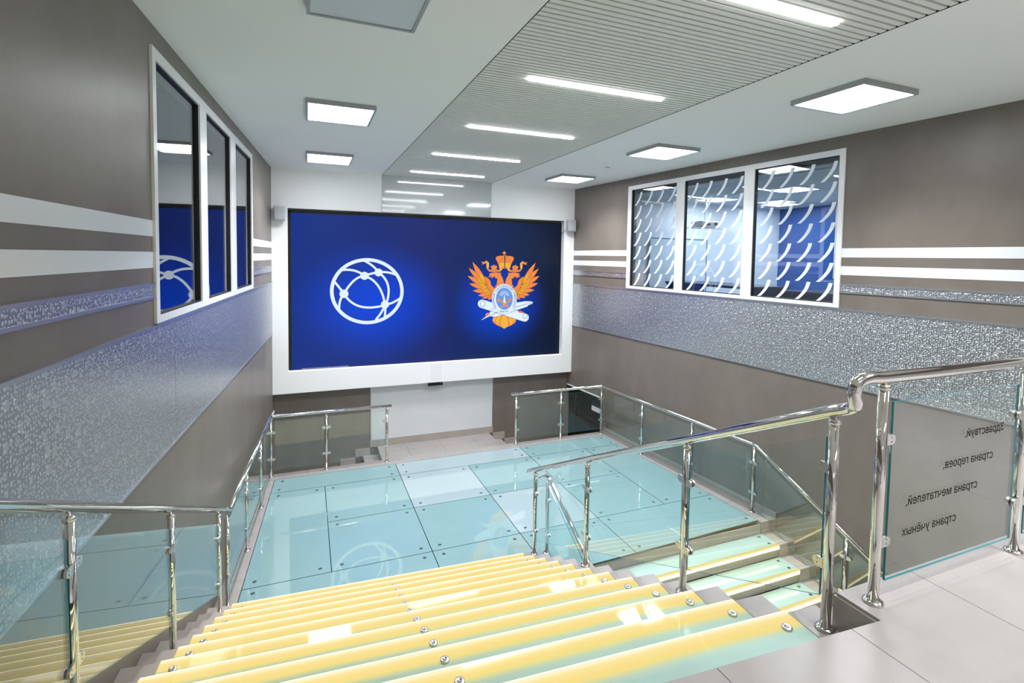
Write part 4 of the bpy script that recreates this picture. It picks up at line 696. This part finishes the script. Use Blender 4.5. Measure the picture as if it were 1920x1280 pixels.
# dark room behind the left window
def sroom(name, pts, z0, z1, mw, mf, mc):
    s_ = struct(name); n = len(pts)
    for i in range(n-1):
        a, b = Vector((*pts[i], z0)), Vector((*pts[i+1], z0)); u = (b-a).normalized(); nn = Vector((-u.y, u.x, 0))*.05
        MB().prism([a, b, b+nn, a+nn], (0, 0, z1-z0)).build('room_wall', mw if not isinstance(mw, list) else mw[i], s_)
    MB().prism([(x, y_, z0-.05) for x, y_ in pts], (0, 0, .05)).build('room_floor', mf, s_)
    MB().prism([(x, y_, z1) for x, y_ in pts], (0, 0, .05)).build('room_ceiling', mc, s_)
    return s_
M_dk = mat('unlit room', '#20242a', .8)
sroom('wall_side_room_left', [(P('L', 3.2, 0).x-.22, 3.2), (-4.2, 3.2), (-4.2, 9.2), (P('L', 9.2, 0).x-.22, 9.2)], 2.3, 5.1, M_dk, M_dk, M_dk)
# lit room behind the right window
M_rw = mat('room wall', '#e3e9f0', .6); M_blue = mat('blue wall', '#0a4f98', .45); M_rc = mottled('mineral ceiling tile', '#aeb9c2', '#b9c3cc', .8, 9)
RX0 = lambda y: P('R', y, 0).x+.22
RZ = 4.80
rm = sroom('wall_side_room_right', [(RX0(9.1), 9.1), (10.6, 9.1), (10.6, 6.75), (10.6, 2.0), (RX0(2.0), 2.0)], 2.09, RZ+.09, [M_rw, M_blue, M_rw, M_rw], M_rc, M_dark)
# suspended ceiling tiles
cg = struct('ceiling_side_room')
ct = MB().box(0, .594, 0, .594, 0, .02).mesh('ceiling_tile', M_rc)
lampcells = {(2, 3), (2, 7), (5, 3), (5, 7), (2, 10), (5, 10)}
for i in range(7):
    for j in range(12):
        if (i, j) in lampcells: continue
        link('ceiling_tile', ct, cg).location = (6.37+i*.6, 2.0+j*.6, RZ)
MB().prism([(RX0(2.0), 2.0, RZ), (6.37, 2.0, RZ), (6.37, 9.1, RZ), (RX0(9.1), 9.1, RZ)], (0, 0, .02)).build('ceiling_margin', M_rc, cg)
M_rl = mat('side room lamp', '#ffffff', .4, emit=(.84, .93, 1), es=30.)
LL = {(2, 3): 'square louvred lamp behind the right window, nearest in the row by the glass', (2, 7): 'square louvred lamp behind the right window, middle of the row by the glass', (2, 10): 'square louvred lamp behind the right window, farthest in the row by the glass',
      (5, 3): 'square louvred lamp behind the right window, nearest in the row by the blue wall', (5, 7): 'square louvred lamp behind the right window, middle of the row by the blue wall', (5, 10): 'square louvred lamp behind the right window, farthest in the row by the blue wall'}
for i, j in sorted(lampcells):
    lo = thing('louvre_lamp', LL[(i, j)], 'lamp', group='lamps in the room behind the window')
    x, y_ = 6.37+i*.6, 2.0+j*.6
    MB().box(x, x+.595, y_, y_+.595, RZ+.06, RZ+.08).build('housing', M_lampbody, lo)
    d_ = MB()
    for k in range(4): d_.box(x+.02+k*.145, x+.13+k*.145, y_+.02, y_+.575, RZ+.02, RZ+.03)
    d_.build('diffuser', M_rl, lo)
    MB().box(x, x+.02, y_, y_+.595, RZ-.003, RZ+.06).box(x+.575, x+.595, y_, y_+.595, RZ-.003, RZ+.06).box(x, x+.595, y_, y_+.02, RZ-.003, RZ+.06).box(x, x+.595, y_+.575, y_+.595, RZ-.003, RZ+.06).build('rim', M_frame, lo)
pj = thing('projector', 'white projector hanging from the ceiling behind the middle window pane', 'projector')
rbox(7.30, 7.75, 8.05, 8.40, 4.22, 4.34, M_frame, 'body', pj, .03)
MB().tube([(7.52, 8.22, 4.33), (7.52, 8.22, 4.80)], .018, 10).build('pole', M_frame, pj)
MB().box(7.36, 7.50, 8.046, 8.05, 4.245, 4.29).build('vent_grille', M_gasket, pj)
MB().tube([(7.62, 8.045, 4.285), (7.62, 8.02, 4.285)], .035, 16).build('lens', M_black, pj)
MB().box(7.10, 7.95, 8.1, 8.3, 4.19, 4.21).build('tray', M_frame, pj)
wb_ = thing('white_cabinet', 'tall white panelled cabinet against the far wall of the room behind the window', 'cabinet')
MB().box(6.80, 8.35, 9.06, 9.092, 2.095, 4.02).build('body', mat('cabinet white', '#dbe6ee', .5), wb_)
MB().box(6.79, 8.36, 9.054, 9.061, 4.0, 4.02).box(6.79, 6.81, 9.054, 9.061, 2.09, 4.02).box(8.34, 8.36, 9.054, 9.061, 2.09, 4.02).build('edge_strip', mat('cabinet edge', '#5f7485', .5), wb_)
M_desk = mat('dark desk', '#10151f', .3)
for (a, b, c, d, zt, lb) in ((6.55, 7.5, 6.2, 8.2, 3.13, 'black desk screen seen at the bottom of the middle window pane'), (6.6, 9.0, 4.2, 5.6, 3.12, 'long black desk seen at the bottom of the near window pane')):
    t_ = thing('desk', lb, 'desk'); MB().box(a, b, c, d, zt-.04, zt).build('desk_top', M_desk, t_)
    MB().box(a+.02, b-.02, c+.02, c+.05, ZU+.002, zt-.04).box(a+.02, b-.02, d-.05, d-.02, ZU+.002, zt-.04).build('leg_panel', M_desk, t_)
rc = thing('wall_rail', 'thin white cable rail with a socket box on the blue wall', 'socket')
MB().box(10.57, 10.599, 7.62, 7.66, 3.2, 4.79).build('cable_rail', M_frame, rc)
MB().box(10.56, 10.599, 7.2, 7.42, 3.05, 3.32).box(10.555, 10.56, 7.24, 7.30, 3.14, 3.24).build('socket_box', M_frame, rc)
# ------------------------------------------------------------------ ceiling lamps of the hall
def lamp(x0, x1, y0, y1, lb, grp, off=False):
    o = thing('ceiling_lamp', lb, 'lamp', group=grp)
    zt, zb = ZC, ZC-.045
    MB().box(x0, x0+.022, y0, y1, zb, zt-.001).box(x1-.022, x1, y0, y1, zb, zt-.001).box(x0+.022, x1-.022, y0, y0+.022, zb, zt-.001).box(x0+.022, x1-.022, y1-.022, y1, zb, zt-.001).build('frame', M_lampbody, o)
    d = MB(); n = 32; zf = lambda t: zb+.012-.011*abs(math.sin(t*math.pi*4))
    for k in range(n):
        a = y0+.022+(y1-y0-.044)*k/n; b = y0+.022+(y1-y0-.044)*(k+1)/n
        if off: d.poly([(x0+.022, a, zb+.008), (x1-.022, a, zb+.008), (x1-.022, b, zb+.008), (x0+.022, b, zb+.008)])
        else: d.poly([(x0+.022, a, zf(k/n)), (x1-.022, a, zf(k/n)), (x1-.022, b, zf((k+1)/n)), (x0+.022, b, zf((k+1)/n))], 0, True)
    d.build('diffuser', M_lampoff if off else M_lamp, o)
    if not off: area('lamp_light', (x0+x1)/2, (y0+y1)/2, zb-.004, x1-x0-.05, y1-y0-.05, LAMP, (.95, .975, 1)).parent = o
lamp(0, .68, 8.31, 9.09, 'square lit ceiling lamp on the left, nearest the video wall', 'square ceiling lamps')
lamp(0, .68, 5.53, 6.27, 'square lit ceiling lamp on the left, between the unlit one and the far one', 'square ceiling lamps')
lamp(.005, .68, 2.80, 3.535, 'unlit grey square ceiling lamp cut by the top edge of the view', 'square ceiling lamps', True)
lamp(4.32, 5.03, 8.39, 9.10, 'square lit ceiling lamp on the right, nearest the video wall', 'square ceiling lamps')
lamp(4.32, 5.03, 5.64, 6.36, 'square lit ceiling lamp above the right window', 'square ceiling lamps')
lamp(4.32, 5.03, 2.93, 3.64, 'largest square ceiling lamp, nearest on the right', 'square ceiling lamps')
names = ['long light in the slats, the shortest one, nearest the video wall', 'long light in the slats, second from the video wall', 'long light in the slats, middle one of five', 'long light in the slats, second nearest', 'long light in the slats, cut by the top edge of the view']
for yy, lb in zip((9.44, 7.67, 5.88, 4.11, 2.36), names):
    o = thing('linear_light', lb, 'lamp', group='linear lights in the slatted ceiling')
    prof = [(3.18-.03+.03*math.sin(math.pi*i/8), yy-.03*math.cos(math.pi*i/8)) for i in range(9)]+[(1.77+.03-.03*math.sin(math.pi*i/8), yy+.03*math.cos(math.pi*i/8)) for i in range(9)]
    MB().prism([(x, y_, ZC-.014) for x, y_ in prof], (0, 0, .012)).build('diffuser', M_line, o)
    area('line_light', 2.475, yy, ZC-.017, 1.36, .055, LINE).parent = o
    MB().box(1.79, 3.16, yy-.036, yy+.036, ZC-.0018, ZC-.0005).build('channel', M_trim, o)
sd = thing('smoke_detector', 'small white smoke detector on the ceiling beside the right lamps', 'detector')
MB().lathe(4.676, 7.465, ZC-.032, [(.030, 0), (.046, .006), (.050, .018), (.052, .031)], 22).build('body', M_frame, sd)
MB().box(4.64, 4.665, 7.414, 7.418, ZC-.02, ZC-.012).box(4.685, 4.71, 7.414, 7.418, ZC-.02, ZC-.012).build('slot', M_gasket, sd)
